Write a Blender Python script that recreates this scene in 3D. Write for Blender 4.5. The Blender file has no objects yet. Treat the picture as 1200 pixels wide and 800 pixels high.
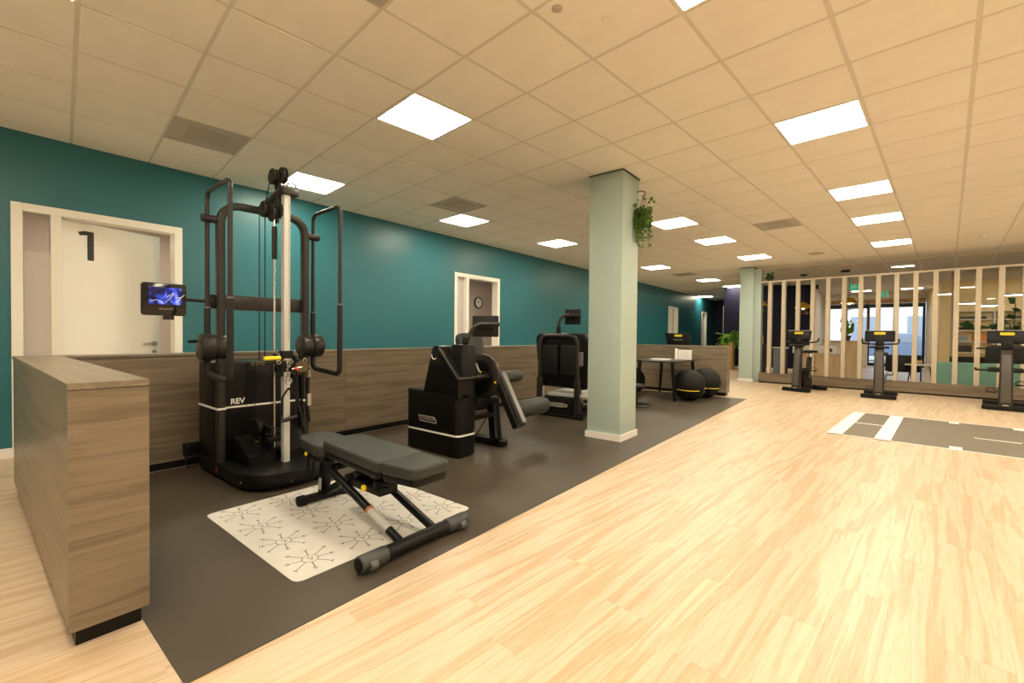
import bpy, bmesh, math, random
from mathutils import Vector, Matrix
random.seed(7)
PI = math.pi
S = bpy.context.scene
COL = S.collection

# ------------------------------------------------------------------ camera, world, exposure
# World frame: +Y runs along the teal wall away from the viewer, +X to the right, floor z = 0.
HC = 1.18                       # camera height
CE = 3.004                      # ceiling height
YAW, PITCH, ROLL, FPX = -0.67544311, -0.0163666, 0.01016679, 519.37
def cam_axes():
    cy, sy, cp, sp = math.cos(YAW), math.sin(YAW), math.cos(PITCH), math.sin(PITCH)
    F = Vector((sy*cp, cy*cp, sp)); r = Vector((cy, -sy, 0)); u = r.cross(F)
    c, s = math.cos(ROLL), math.sin(ROLL)
    return c*r + s*u, -s*r + c*u, F
CR, CU, CF = cam_axes()
cd = bpy.data.cameras.new('camera')
cam = bpy.data.objects.new('camera', cd); COL.objects.link(cam)
cam.matrix_world = Matrix(((CR.x, CU.x, -CF.x, 0), (CR.y, CU.y, -CF.y, 0), (CR.z, CU.z, -CF.z, HC), (0, 0, 0, 1)))
cd.sensor_width = 36; cd.lens = 36*FPX/1200; cd.clip_start = .05; cd.clip_end = 200
S.camera = cam
W = bpy.data.worlds.new('sky'); S.world = W; W.use_nodes = True
bg = W.node_tree.nodes['Background']; bg.inputs[0].default_value = (.72, .84, 1, 1); bg.inputs[1].default_value = 3.2
S.view_settings.view_transform = 'Standard'; S.view_settings.look = 'None'
S.view_settings.gamma = 1; S.view_settings.use_curve_mapping = False
S.view_settings.exposure = 0.0
LIGHT_COL = (1, .89, .67)       # warm white panels
LIGHT_STR = 35.0
S.cycles.use_denoising = True
S.cycles.max_bounces = 10; S.cycles.diffuse_bounces = 6; S.cycles.glossy_bounces = 4
S.cycles.transmission_bounces = 8; S.cycles.transparent_max_bounces = 12
S.cycles.sample_clamp_indirect = 8
S.cycles.caustics_reflective = False; S.cycles.caustics_refractive = False

# ------------------------------------------------------------------ frames
GA = 0.10177664                 # the ceiling grid, floor boards and slat screen are turned by this angle
GC, GS = math.cos(GA), math.sin(GA)
def g2w(x, y, z=0): return Vector((GC*x + GS*y, -GS*x + GC*y, z))
def w2g(x, y): return (GC*x - GS*y, GS*x + GC*y)
def ray(px, py):
    return CR*((px-600)/FPX) + CU*(-(py-400.3)/FPX) + CF
def atz(px, py, z): d = ray(px, py); return Vector((0, 0, HC)) + d*((z-HC)/d.z)
def aty(px, py, y): d = ray(px, py); return Vector((0, 0, HC)) + d*(y/d.y)
def atx(px, py, x): d = ray(px, py); return Vector((0, 0, HC)) + d*(x/d.x)
def to_px(p):
    v = Vector(p) - Vector((0, 0, HC)); d = v.dot(CF)
    if d < .05: return None
    return 600 + FPX*v.dot(CR)/d, 400.3 - FPX*v.dot(CU)/d, d

# ------------------------------------------------------------------ materials
def lin(c): return tuple((v/12.92 if v <= .04045 else ((v+.055)/1.055)**2.4) for v in c)
MATS = {}
def mat(name, col, rough=.5, metal=0, var=0., vscale=6, bump=0., bscale=200, spec=.5, coat=0, emit=None, estr=0, trans=0, alpha=1):
    m = bpy.data.materials.new(name); m.use_nodes = True; nt = m.node_tree; b = nt.nodes['Principled BSDF']
    b.inputs['Base Color'].default_value = (*col, 1); b.inputs['Roughness'].default_value = rough
    b.inputs['Metallic'].default_value = metal; b.inputs['Specular IOR Level'].default_value = spec
    b.inputs['Coat Weight'].default_value = coat
    if trans: b.inputs['Transmission Weight'].default_value = trans
    if emit: b.inputs['Emission Color'].default_value = (*emit, 1); b.inputs['Emission Strength'].default_value = estr
    if var or bump:
        tc = nt.nodes.new('ShaderNodeTexCoord')
    if var:
        n = nt.nodes.new('ShaderNodeTexNoise'); n.inputs['Scale'].default_value = vscale; n.inputs['Detail'].default_value = 5
        nt.links.new(tc.outputs['Object'], n.inputs['Vector'])
        r = nt.nodes.new('ShaderNodeMapRange'); r.inputs['From Min'].default_value = .3; r.inputs['From Max'].default_value = .7
        r.inputs['To Min'].default_value = 1-var; r.inputs['To Max'].default_value = 1+var
        nt.links.new(n.outputs[0], r.inputs[0])
        mx = nt.nodes.new('ShaderNodeVectorMath'); mx.operation = 'SCALE'; mx.inputs[0].default_value = col
        nt.links.new(r.outputs[0], mx.inputs['Scale']); nt.links.new(mx.outputs[0], b.inputs['Base Color'])
    if bump:
        n2 = nt.nodes.new('ShaderNodeTexNoise'); n2.inputs['Scale'].default_value = bscale; n2.inputs['Detail'].default_value = 3
        nt.links.new(tc.outputs['Object'], n2.inputs['Vector'])
        bp = nt.nodes.new('ShaderNodeBump'); bp.inputs['Strength'].default_value = bump; bp.inputs['Distance'].default_value = .002
        nt.links.new(n2.outputs[0], bp.inputs['Height']); nt.links.new(bp.outputs[0], b.inputs['Normal'])
    MATS[name] = m
    return m
def grain(name, c0, c1, scale, rough=.4, rand=True, dist=2.2, bump=.05, stops=(.32, .68), tint=.12, fine=.4):
    """wood: long stretched noise mixed between two tones, shifted per object"""
    m = bpy.data.materials.new(name); m.use_nodes = True; nt = m.node_tree; b = nt.nodes['Principled BSDF']
    N = nt.nodes.new; L = nt.links.new
    tc = N('ShaderNodeTexCoord'); oi = N('ShaderNodeObjectInfo'); at = N('ShaderNodeAttribute'); at.attribute_name = 'rnd'
    ad = N('ShaderNodeMath'); ad.operation = 'ADD'; L(oi.outputs['Random'], ad.inputs[0]); L(at.outputs['Fac'], ad.inputs[1])
    fr = N('ShaderNodeMath'); fr.operation = 'FRACT'; L(ad.outputs[0], fr.inputs[0])
    of = N('ShaderNodeVectorMath'); of.operation = 'SCALE'; of.inputs[0].default_value = (31, 17, 53); L(fr.outputs[0], of.inputs['Scale'])
    va = N('ShaderNodeVectorMath'); va.operation = 'ADD'; L(tc.outputs['Object'], va.inputs[0]); L(of.outputs[0], va.inputs[1])
    mp = N('ShaderNodeMapping'); mp.inputs['Scale'].default_value = scale; L(va.outputs[0], mp.inputs['Vector'])
    n1 = N('ShaderNodeTexNoise'); n1.inputs['Scale'].default_value = 1; n1.inputs['Detail'].default_value = 4; n1.inputs['Distortion'].default_value = dist*.3
    L(mp.outputs[0], n1.inputs['Vector'])
    mp2 = N('ShaderNodeMapping'); mp2.inputs['Scale'].default_value = tuple(s*4 for s in scale); L(va.outputs[0], mp2.inputs['Vector'])
    n2 = N('ShaderNodeTexNoise'); n2.inputs['Scale'].default_value = 1; n2.inputs['Detail'].default_value = 5; n2.inputs['Distortion'].default_value = dist*.2
    L(mp2.outputs[0], n2.inputs['Vector'])
    # growth rings out of the coarse noise
    mu = N('ShaderNodeMath'); mu.operation = 'MULTIPLY'; mu.inputs[1].default_value = 26; L(n1.outputs[0], mu.inputs[0])
    sn = N('ShaderNodeMath'); sn.operation = 'SINE'; L(mu.outputs[0], sn.inputs[0])
    s1 = N('ShaderNodeMath'); s1.operation = 'MULTIPLY_ADD'; s1.inputs[1].default_value = .06; L(sn.outputs[0], s1.inputs[0])
    mixn = N('ShaderNodeMath'); mixn.operation = 'MULTIPLY_ADD'; mixn.inputs[1].default_value = .25
    L(n2.outputs[0], mixn.inputs[0])
    mp3 = N('ShaderNodeMapping'); mp3.inputs['Scale'].default_value = tuple(s*13 for s in scale); L(va.outputs[0], mp3.inputs['Vector'])
    n3 = N('ShaderNodeTexNoise'); n3.inputs['Scale'].default_value = 1; n3.inputs['Detail'].default_value = 3; L(mp3.outputs[0], n3.inputs['Vector'])
    m3 = N('ShaderNodeMath'); m3.operation = 'MULTIPLY_ADD'; m3.inputs[1].default_value = fine*.4; L(n3.outputs[0], m3.inputs[0])
    h = N('ShaderNodeMath'); h.operation = 'MULTIPLY'; h.inputs[1].default_value = .75-fine*.4; L(n1.outputs[0], h.inputs[0]); L(h.outputs[0], m3.inputs[2]); L(m3.outputs[0], mixn.inputs[2])
    L(mixn.outputs[0], s1.inputs[2])
    cr = N('ShaderNodeValToRGB'); cr.color_ramp.elements[0].position = stops[0]; cr.color_ramp.elements[0].color = (*c0, 1)
    cr.color_ramp.elements[1].position = stops[1]; cr.color_ramp.elements[1].color = (*c1, 1)
    L(s1.outputs[0], cr.inputs[0])
    mr = N('ShaderNodeMapRange'); mr.inputs['To Min'].default_value = 1-tint; mr.inputs['To Max'].default_value = 1+tint*.6; L(fr.outputs[0], mr.inputs[0])
    vm = N('ShaderNodeVectorMath'); vm.operation = 'SCALE'; L(cr.outputs[0], vm.inputs[0]); L(mr.outputs[0], vm.inputs['Scale'])
    L(vm.outputs[0], b.inputs['Base Color']); b.inputs['Roughness'].default_value = rough
    bp = N('ShaderNodeBump'); bp.inputs['Strength'].default_value = bump; bp.inputs['Distance'].default_value = .002
    L(n2.outputs[0], bp.inputs['Height']); L(bp.outputs[0], b.inputs['Normal'])
    MATS[name] = m
    return m
def glass(name, tint=(1, 1, 1), refl=.12, rough=0):
    """thin pane: mostly clear, with a real mirror share that grows at grazing angles"""
    m = bpy.data.materials.new(name); m.use_nodes = True; nt = m.node_tree; nt.nodes.clear()
    N = nt.nodes.new; L = nt.links.new
    o = N('ShaderNodeOutputMaterial'); t = N('ShaderNodeBsdfTransparent'); t.inputs[0].default_value = (*tint, 1)
    g = N('ShaderNodeBsdfGlossy'); g.inputs['Roughness'].default_value = rough
    f = N('ShaderNodeFresnel'); f.inputs['IOR'].default_value = 1.45
    a = N('ShaderNodeMath'); a.operation = 'MULTIPLY'; a.inputs[1].default_value = refl*8; L(f.outputs[0], a.inputs[0]); a.use_clamp = True
    mx = N('ShaderNodeMixShader'); L(a.outputs[0], mx.inputs[0]); L(t.outputs[0], mx.inputs[1]); L(g.outputs[0], mx.inputs[2])
    L(mx.outputs[0], o.inputs[0]); MATS[name] = m
    return m

mat('tile', (.92, .89, .83), .9, var=.03, vscale=3, bump=.25, bscale=260)
mat('tee', (.72, .68, .61), .6)
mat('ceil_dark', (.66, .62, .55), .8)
mat('white', (.82, .80, .76), .45)
mat('frame_white', (.88, .86, .80), .4)
mat('door_white', (.92, .90, .85), .45, var=.01)
mat('lampface', (1, 1, 1), .5, emit=LIGHT_COL, estr=LIGHT_STR)
mat('vent', (.52, .48, .42), .6)
mat('vent_inner', (.44, .41, .36), .6)
mat('teal', (.020, .148, .185), .40, var=.03, vscale=1.5, bump=.06, bscale=300)
mat('navy', (.007, .0075, .026), .6, spec=.25)
mat('wall_paint', (.82, .80, .76), .7)
mat('room_pink', (.56, .46, .42), .7)
mat('room_grey', (.52, .49, .47), .6)
mat('mint', (.40, .50, .47), .55, var=.02)
mat('rubber', (.064, .051, .037), .40, var=.14, vscale=2.2, bump=.4, bscale=700)
mat('court', (.145, .122, .092), .55, var=.05, vscale=5)
mat('paint_white', (.85, .83, .78), .5)
mat('black', (.006, .0058, .0055), .38, spec=.22)
mat('black_panel', (.005, .0048, .0045), .3, spec=.2)
mat('frame_dark', (.022, .019, .017), .36, spec=.35, bump=.1, bscale=500)
mat('rubber_black', (.008, .008, .008), .6, spec=.2)
mat('grip', (.016, .0145, .013), .5, spec=.3)
mat('pad', (.030, .0325, .0315), .48, spec=.35, bump=.2, bscale=350)
mat('pad_dark', (.012, .012, .012), .5, spec=.25, bump=.2, bscale=350)
mat('capgrey', (.042, .045, .046), .5)
mat('greymetal', (.17, .16, .15), .35, metal=.2)
mat('alu', (.56, .56, .54), .4, metal=.3)
mat('chrome', (.75, .74, .72), .12, metal=1)
mat('bronze', (.16, .12, .08), .35, metal=.8)
mat('wheel_grey', (.085, .088, .088), .5)
mat('band', (.42, .15, .06), .5)
mat('post_grey', (.075, .070, .064), .4)
mat('steel', (.5, .48, .44), .35, metal=1)
mat('yellow', (.85, .68, .01), .4)
mat('red', (.6, .04, .02), .4)
mat('label_grey', (.45, .45, .43), .5)
mat('stripe', (.80, .78, .72), .4)
mat('logo', (.36, .33, .29), .35)
mat('rug', (.58, .565, .54), .8, var=.07, vscale=5, bump=.3, bscale=500)
mat('ink', (.05, .045, .04), .7)
mat('screen_black', (.006, .006, .007), .12)
mat('leaf', (.10, .21, .03), .5, var=.3, vscale=9)
mat('leaf_bright', (.14, .34, .02), .5, var=.25, vscale=9)
mat('leaf_dark', (.02, .07, .018), .4, var=.3, vscale=9)
mat('pot', (.06, .055, .05), .6)
mat('slat', (.52, .45, .34), .5, var=.03, vscale=4)
mat('gold', (.75, .50, .06), .15, metal=.9)
mat('bulb', (1, .8, .4), .5, emit=(1, .75, .35), estr=14)
mat('desk_white', (.75, .72, .66), .4)
mat('sage', (.20, .42, .36), .8, bump=.4, bscale=300)
mat('seat_dark', (.018, .018, .02), .7)
mat('cream', (.88, .72, .40), .7)
mat('frame_black', (.012, .012, .013), .4)
mat('exit_green', (.0, .35, .16), .5, emit=(.05, .9, .5), estr=.35)
mat('paper', (.86, .85, .82), .7)
mat('stone', (.42, .40, .38), .9, var=.1, vscale=1)
mat('house', (.78, .80, .84), .8, var=.05, vscale=.6)
mat('house_glass', (.32, .37, .42), .15)
mat('car', (.20, .28, .38), .25, coat=.5)
mat('bluegrey', (.22, .27, .33), .6)
mat('orange', (.75, .20, .04), .5)
glass('glass'); glass('frost', (.80, .78, .76), .05, .3)
mat('film', (.62, .58, .57), .35, spec=.4)
grain('plank', (.42, .27, .13), (.64, .508, .375), (15, .75, 5), rough=.36, tint=.05, stops=(.24, .60), fine=.7)
grain('laminate', (.115, .088, .059), (.245, .195, .136), (.9, .9, 17), rough=.34, tint=0, stops=(.3, .7))
grain('laminate_top', (.15, .12, .085), (.25, .205, .15), (.9, 13, 13), rough=.34, tint=0, stops=(.3, .7))
grain('laminate_topy', (.15, .12, .085), (.25, .205, .15), (13, .9, 13), rough=.34, tint=0, stops=(.3, .7))
grain('oak', (.34, .19, .07), (.55, .34, .14), (9, 9, .8), rough=.5, tint=0)
grain('ash', (.66, .50, .30), (.84, .68, .45), (9, 9, .8), rough=.5, tint=0)

def screen_mat():
    m = bpy.data.materials.new('screen_picture'); m.use_nodes = True; nt = m.node_tree; b = nt.nodes['Principled BSDF']
    N = nt.nodes.new; L = nt.links.new
    tc = N('ShaderNodeTexCoord'); mp = N('ShaderNodeMapping'); mp.inputs['Scale'].default_value = (1, 11, 9); mp.inputs['Location'].default_value = (3.1, 1.7, .4)
    L(tc.outputs['Object'], mp.inputs['Vector'])
    n = N('ShaderNodeTexNoise'); n.inputs['Scale'].default_value = 1.1; n.inputs['Detail'].default_value = 3; n.inputs['Distortion'].default_value = 1.4; L(mp.outputs[0], n.inputs['Vector'])
    cr = N('ShaderNodeValToRGB'); e = cr.color_ramp.elements
    e[0].position = .36; e[0].color = (.002, .002, .012, 1); e[1].position = .68; e[1].color = (.55, .6, 1, 1)
    k = e.new(.46); k.color = (.006, .012, .13, 1); k = e.new(.56); k.color = (.03, .09, .8, 1)
    L(n.outputs[0], cr.inputs[0]); L(cr.outputs[0], b.inputs['Emission Color']); b.inputs['Emission Strength'].default_value = 1.0
    b.inputs['Base Color'].default_value = (0, 0, 0, 1); b.inputs['Roughness'].default_value = .15
    MATS['screen_picture'] = m
screen_mat()

# ------------------------------------------------------------------ mesh building
class MB:
    """collects shapes given in world metres; build() links them as one mesh object"""
    def __init__(s): s.bm = bmesh.new()
    def _add(s, other):
        me = bpy.data.meshes.new('t'); other.to_mesh(me); other.free(); s.bm.from_mesh(me); bpy.data.meshes.remove(me)
    def box(s, x0, x1, y0, y1, z0, z1, bev=0, seg=2, M=None):
        b = bmesh.new(); bmesh.ops.create_cube(b, size=1)
        for v in b.verts: v.co = Vector(((x0+x1)/2 + v.co.x*(x1-x0), (y0+y1)/2 + v.co.y*(y1-y0), (z0+z1)/2 + v.co.z*(z1-z0)))
        if bev: bmesh.ops.bevel(b, geom=b.edges[:], offset=bev, segments=seg, profile=.5, affect='EDGES')
        if M is not None: bmesh.ops.transform(b, matrix=M, verts=b.verts)
        s._add(b); return s
    def obox(s, c, size, rot=(0, 0, 0), bev=0, seg=2):
        from mathutils import Euler
        M = Matrix.Translation(c) @ Euler(rot).to_matrix().to_4x4()
        a, b, d = (v/2 for v in size)
        return s.box(-a, a, -b, b, -d, d, bev, seg, M)
    def bar(s, p, q, w, d, bev=0, up=(0, 0, 1), q_scale=1):
        """box of section w x d from p to q"""
        p, q = Vector(p), Vector(q); t = (q-p); l = t.length; t.normalize(); up = Vector(up)
        if abs(t.dot(up)) > .98: up = Vector((1, 0, 0))
        x = t.cross(up).normalized(); y = x.cross(t)
        b = bmesh.new(); bmesh.ops.create_cube(b, size=1)
        for v in b.verts:
            k = q_scale if v.co.z > 0 else 1
            v.co = Vector((v.co.x*w*k, v.co.y*d*k, (v.co.z+.5)*l))
        if bev: bmesh.ops.bevel(b, geom=b.edges[:], offset=bev, segments=2, profile=.5, affect='EDGES')
        M = Matrix(((x.x, y.x, t.x, p.x), (x.y, y.y, t.y, p.y), (x.z, y.z, t.z, p.z), (0, 0, 0, 1)))
        bmesh.ops.transform(b, matrix=M, verts=b.verts); s._add(b); return s
    def cyl(s, p, q, r, r2=None, n=20, bev=0):
        p, q = Vector(p), Vector(q); t = q-p; l = t.length
        b = bmesh.new(); bmesh.ops.create_cone(b, cap_ends=True, segments=n, radius1=r, radius2=r if r2 is None else r2, depth=l)
        if bev:
            es = [e for e in b.edges if abs(e.verts[0].co.z-e.verts[1].co.z) < 1e-6 and len(e.link_faces) == 2 and any(len(f.verts) > 4 for f in e.link_faces)]
            bmesh.ops.bevel(b, geom=es, offset=bev, segments=2, profile=.5, affect='EDGES')
        M = Matrix.Translation((p+q)/2) @ t.to_track_quat('Z', 'Y').to_matrix().to_4x4()
        bmesh.ops.transform(b, matrix=M, verts=b.verts); s._add(b); return s
    def tube(s, path, r, n=10, closed=False):
        path = [Vector(p) for p in path]; m = len(path); b = bmesh.new(); rings = []; nrm = None
        for i, p in enumerate(path):
            a = path[(i-1) % m] if (i or closed) else p; c = path[(i+1) % m] if (i < m-1 or closed) else p
            t = (c-a).normalized()
            if nrm is None:
                nrm = t.cross(Vector((0, 0, 1)) if abs(t.z) < .9 else Vector((1, 0, 0))).normalized()
            nrm = (nrm - t*nrm.dot(t)).normalized(); bn = t.cross(nrm)
            rr = r[i] if isinstance(r, (list, tuple)) else r
            rings.append([b.verts.new(p + (nrm*math.cos(2*PI*k/n) + bn*math.sin(2*PI*k/n))*rr) for k in range(n)])
        for i in range(m if closed else m-1):
            A, B = rings[i], rings[(i+1) % m]
            for k in range(n): b.faces.new((A[k], A[(k+1) % n], B[(k+1) % n], B[k]))
        if not closed: b.faces.new(rings[0][::-1]); b.faces.new(rings[-1])
        s._add(b); return s
    def sweep(s, path, prof, axis):
        """sweep a closed 2-D profile (a along axis, b across) along a planar path"""
        path = [Vector(p) for p in path]; axis = Vector(axis).normalized(); b = bmesh.new(); rings = []
        for i, p in enumerate(path):
            t = (path[min(i+1, len(path)-1)] - path[max(i-1, 0)]).normalized(); bn = t.cross(axis)
            rings.append([b.verts.new(p + axis*u + bn*v) for u, v in prof])
        n = len(prof)
        for i in range(len(path)-1):
            A, B = rings[i], rings[i+1]
            for k in range(n): b.faces.new((A[k], A[(k+1) % n], B[(k+1) % n], B[k]))
        b.faces.new(rings[0][::-1]); b.faces.new(rings[-1]); s._add(b); return s
    def prism(s, poly, axis, a0, a1, bev=0, seg=2):
        """extrude a 2-D outline along 'x', 'y' or 'z'"""
        def P(u, v, a): return Vector({'x': (a, u, v), 'y': (u, a, v), 'z': (u, v, a)}[axis])
        b = bmesh.new(); lo = [b.verts.new(P(u, v, a0)) for u, v in poly]; hi = [b.verts.new(P(u, v, a1)) for u, v in poly]
        n = len(poly)
        f0 = b.faces.new(lo[::-1]); f1 = b.faces.new(hi)
        for k in range(n): b.faces.new((lo[k], lo[(k+1) % n], hi[(k+1) % n], hi[k]))
        bmesh.ops.recalc_face_normals(b, faces=b.faces[:])
        if bev: bmesh.ops.bevel(b, geom=list(f0.edges)+list(f1.edges), offset=bev, segments=seg, profile=.5, affect='EDGES')
        s._add(b); return s
    def ball(s, c, r, sx=1, sy=1, sz=1, n=24):
        b = bmesh.new(); bmesh.ops.create_uvsphere(b, u_segments=n, v_segments=max(8, n*2//3), radius=r)
        for v in b.verts: v.co = Vector((c[0]+v.co.x*sx, c[1]+v.co.y*sy, c[2]+v.co.z*sz))
        s._add(b); return s
    def lathe(s, prof, c=(0, 0, 0), n=24, M=None):
        b = bmesh.new(); rings = []
        for r, z in prof: rings.append([b.verts.new((r*math.cos(2*PI*k/n), r*math.sin(2*PI*k/n), z)) for k in range(n)])
        for A, B in zip(rings, rings[1:]):
            for k in range(n): b.faces.new((A[k], A[(k+1) % n], B[(k+1) % n], B[k]))
        if prof[0][0] > 1e-4: b.faces.new(rings[0][::-1])
        if prof[-1][0] > 1e-4: b.faces.new(rings[-1])
        bmesh.ops.remove_doubles(b, verts=b.verts[:], dist=1e-5)
        if M is not None: bmesh.ops.transform(b, matrix=M, verts=b.verts)
        bmesh.ops.translate(b, vec=Vector(c), verts=b.verts); s._add(b); return s
    def torus(s, c, R, r, axis='z', n=28, m=8, a0=0, a1=2*PI):
        pts = []; full = abs(a1-a0-2*PI) < 1e-6; k = n if full else n+1
        for i in range(k):
            t = a0 + (a1-a0)*i/n; u, v = R*math.cos(t), R*math.sin(t)
            pts.append(Vector(c) + Vector({'z': (u, v, 0), 'y': (u, 0, v), 'x': (0, u, v)}[axis]))
        return s.tube(pts, r, m, closed=full)
    def faces(s, verts, faces):
        vs = [s.bm.verts.new(v) for v in verts]
        for f in faces: s.bm.faces.new([vs[i] for i in f])
        return s
    def mesh(s, name, material, smooth=True, angle=38, off=(0, 0, 0)):
        bm = s.bm
        if any(off): bmesh.ops.translate(bm, vec=-Vector(off), verts=bm.verts)
        bmesh.ops.recalc_face_normals(bm, faces=bm.faces[:])
        if smooth:
            ca = math.radians(angle)
            for f in bm.faces: f.smooth = True
            for e in bm.edges:
                if len(e.link_faces) == 2: e.smooth = e.calc_face_angle(0) < ca
        me = bpy.data.meshes.new(name); bm.to_mesh(me); bm.free()
        me.materials.append(MATS[material]); return me
    def build(s, name, material, parent=None, smooth=True, angle=38, local=False):
        off = Vector((0, 0, 0))
        if parent is not None and not local:
            p = parent
            while p is not None: off += p.location; p = p.parent
        me = s.mesh(name, material, smooth, angle, off)
        o = bpy.data.objects.new(name, me); COL.objects.link(o)
        if parent is not None: o.parent = parent
        return o
def fillet(path, rad, n=6, closed=False):
    path = [Vector(p) for p in path]; m = len(path); out = []
    for i, p in enumerate(path):
        if not closed and i in (0, m-1): out.append(p); continue
        a, c = path[(i-1) % m], path[(i+1) % m]
        r = rad[i] if isinstance(rad, (list, tuple)) else rad
        u, v = (a-p), (c-p); r = min(r, u.length*.49, v.length*.49)
        if r < 1e-4: out.append(p); continue
        A, C = p + u.normalized()*r, p + v.normalized()*r
        for k in range(n+1):
            t = k/n; out.append(A*(1-t)**2 + p*2*t*(1-t) + C*t*t)
    return out
def rpoly(pts, rad, n=5):
    return [(v.x, v.y) for v in fillet([Vector((a, b, 0)) for a, b in pts], rad, n, True)]
def rrect(x0, x1, y0, y1, r, n=5): return rpoly([(x0, y0), (x1, y0), (x1, y1), (x0, y1)], r, n)
def tag(o, label, cat, group=None):
    o['label'] = label; o['category'] = cat
    if group: o['group'] = group
    return o
def thing(name, label, cat, loc=(0, 0, 0), rotz=0, group=None):
    o = bpy.data.objects.new(name, None); COL.objects.link(o); o.empty_display_size = .1
    o.location = loc; o.rotation_euler = (0, 0, rotz)
    return tag(o, label, cat, group)
def struct(o): o['kind'] = 'structure'; return o
def copy_tree(o, parent=None):
    c = o.copy(); COL.objects.link(c); c.parent = parent
    for ch in list(o.children): copy_tree(ch, c)
    return c
def text(name, body, size, loc, rot, material, parent, ext=.0008, align='CENTER', bold=0):
    """lettering as thin mesh; loc in world metres"""
    cu = bpy.data.curves.new(name, 'FONT'); cu.body = body; cu.size = size; cu.extrude = ext; cu.offset = bold; cu.align_x = align; cu.align_y = 'CENTER'
    t = bpy.data.objects.new(name, cu); COL.objects.link(t)
    dg = bpy.context.evaluated_depsgraph_get(); me = bpy.data.meshes.new_from_object(t.evaluated_get(dg))
    bpy.data.objects.remove(t); bpy.data.curves.remove(cu)
    me.materials.clear(); me.materials.append(MATS[material])
    o = bpy.data.objects.new(name, me); COL.objects.link(o); o.rotation_euler = rot
    off = Vector((0, 0, 0)); p = parent
    while p is not None: off += p.location; p = p.parent
    o.location = Vector(loc) - off
    if parent is not None: o.parent = parent
    return o

# ================================================================== the room
X0, X1, Y0, Y1 = -6.12, 7.0, -4.0, 24.3
TX, TY, TS = -1.7086, 1.873, .6          # ceiling grid origin in the turned frame, tile pitch
def clip(poly, lines):
    """cut a convex outline by half planes (a, b, c): keep a*x + b*y <= c"""
    for a, b, c in lines:
        out = []
        for i, p in enumerate(poly):
            q = poly[(i+1) % len(poly)]; dp = a*p[0]+b*p[1]-c; dq = a*q[0]+b*q[1]-c
            if dp <= 0: out.append(p)
            if dp*dq < 0: t = dp/(dp-dq); out.append((p[0]+(q[0]-p[0])*t, p[1]+(q[1]-p[1])*t))
        poly = out
        if len(poly) < 3: return []
    return poly
def area(p): return abs(sum(p[i][0]*p[(i+1) % len(p)][1]-p[(i+1) % len(p)][0]*p[i][1] for i in range(len(p))))/2
def seen(p, m=60):
    q = to_px(p); return q is not None and -m < q[0] < 1200+m and -m < q[1] < 800+m
ROOM = [(-1, 0, -X0), (1, 0, X1), (0, -1, -Y0), (0, 1, Y1)]
DARK_Y = 13.5                            # beyond this line (turned frame) the lobby ceiling begins

LIGHTS = [(-3, 0), (-7, 0), (-7, 4), (-7, 8), (-7, 15), (-7, 21), (-7, 25), (1, 0), (1, 4), (1, 8), (1, 11), (1, 15), (-3, 8), (-3, 11), (-3, 15),
          (5, 0), (5, 4), (5, 8), (5, 11), (5, 15), (-3, -4), (1, -4), (5, -4), (-3, -8), (1, -8), (5, -8), (9, 4), (9, 8), (9, 12), (-11, 31)]  # unseen row by the back wall added to brighten the near left floor
VENTS = [(-6, -2), (-6, 3), (-1, 10), (-1, -2), (-7, 18)]
used = set(LIGHTS) | set(VENTS)

# ---- ceiling: slab, metal grid, single tiles
ceiling = struct(MB().box(X0-.1, X1+.1, Y0-.1, Y1+.1, CE+.12, CE+.22).build('ceiling', 'tile'))
tees = MB()
for i in range(-14, 42):
    y = TY+TS*i
    if y > 27: break
    c = clip([tuple(g2w(x, yy)[:2]) for x, yy in ((-12, y-.012), (12, y-.012), (12, y+.012), (-12, y+.012))], ROOM)
    if c: tees.prism(c, 'z', CE+.001, CE+.006)
for j in range(-14, 18):
    x = TX+TS*j
    c = clip([tuple(g2w(xx, y)[:2]) for xx, y in ((x-.012, -8), (x+.012, -8), (x+.012, 28), (x-.012, 28))], ROOM)
    if c: tees.prism(c, 'z', CE+.0015, CE+.0065)
tees.build('ceiling_grid', 'tee', ceiling, smooth=False)
cells = []
for i in range(-14, 42):
    for j in range(-16, 18):
        if (j, i) in used: continue
        x, y = TX+TS*j, TY+TS*i
        cw = g2w(x+.3, y+.3)
        if y > DARK_Y+.5 and cw.x > -2.0: continue
        full = [tuple(g2w(a, b)[:2]) for a, b in ((x+.011, y+.011), (x+TS-.011, y+.011), (x+TS-.011, y+TS-.011), (x+.011, y+TS-.011))]
        c = clip(full, ROOM)
        if len(c) < 3 or area(c) < .004: continue
        d = (Vector((cw.x, cw.y, CE))-Vector((0, 0, HC))).length
        cells.append((0 if seen((cw.x, cw.y, CE)) else 1, d, cw, c, len(c) == 4 and abs(area(c)-area(full)) < 1e-6))
cells.sort(key=lambda t: (t[0], t[1]))
h = TS/2-.011
tile_me = MB().box(-h, h, -h, h, CE-.002, CE+.018, bev=.004, seg=1).mesh('ceiling_tile', 'tile')
rest = MB()
for k, (vis, d, cw, c, whole) in enumerate(cells):
    if k < 300 and vis == 0:
        if whole:
            o = bpy.data.objects.new('ceiling_tile', tile_me); o.location = (cw.x, cw.y, 0); o.rotation_euler.z = -GA; COL.objects.link(o); o.parent = ceiling
        else: MB().prism(c, 'z', CE-.002, CE+.018).build('ceiling_tile', 'tile', ceiling)
    else: rest.prism(c, 'z', CE-.002, CE+.018)
o = rest.build('far_ceiling_tiles', 'tile', ceiling, smooth=False); o['kind'] = 'stuff'
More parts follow.
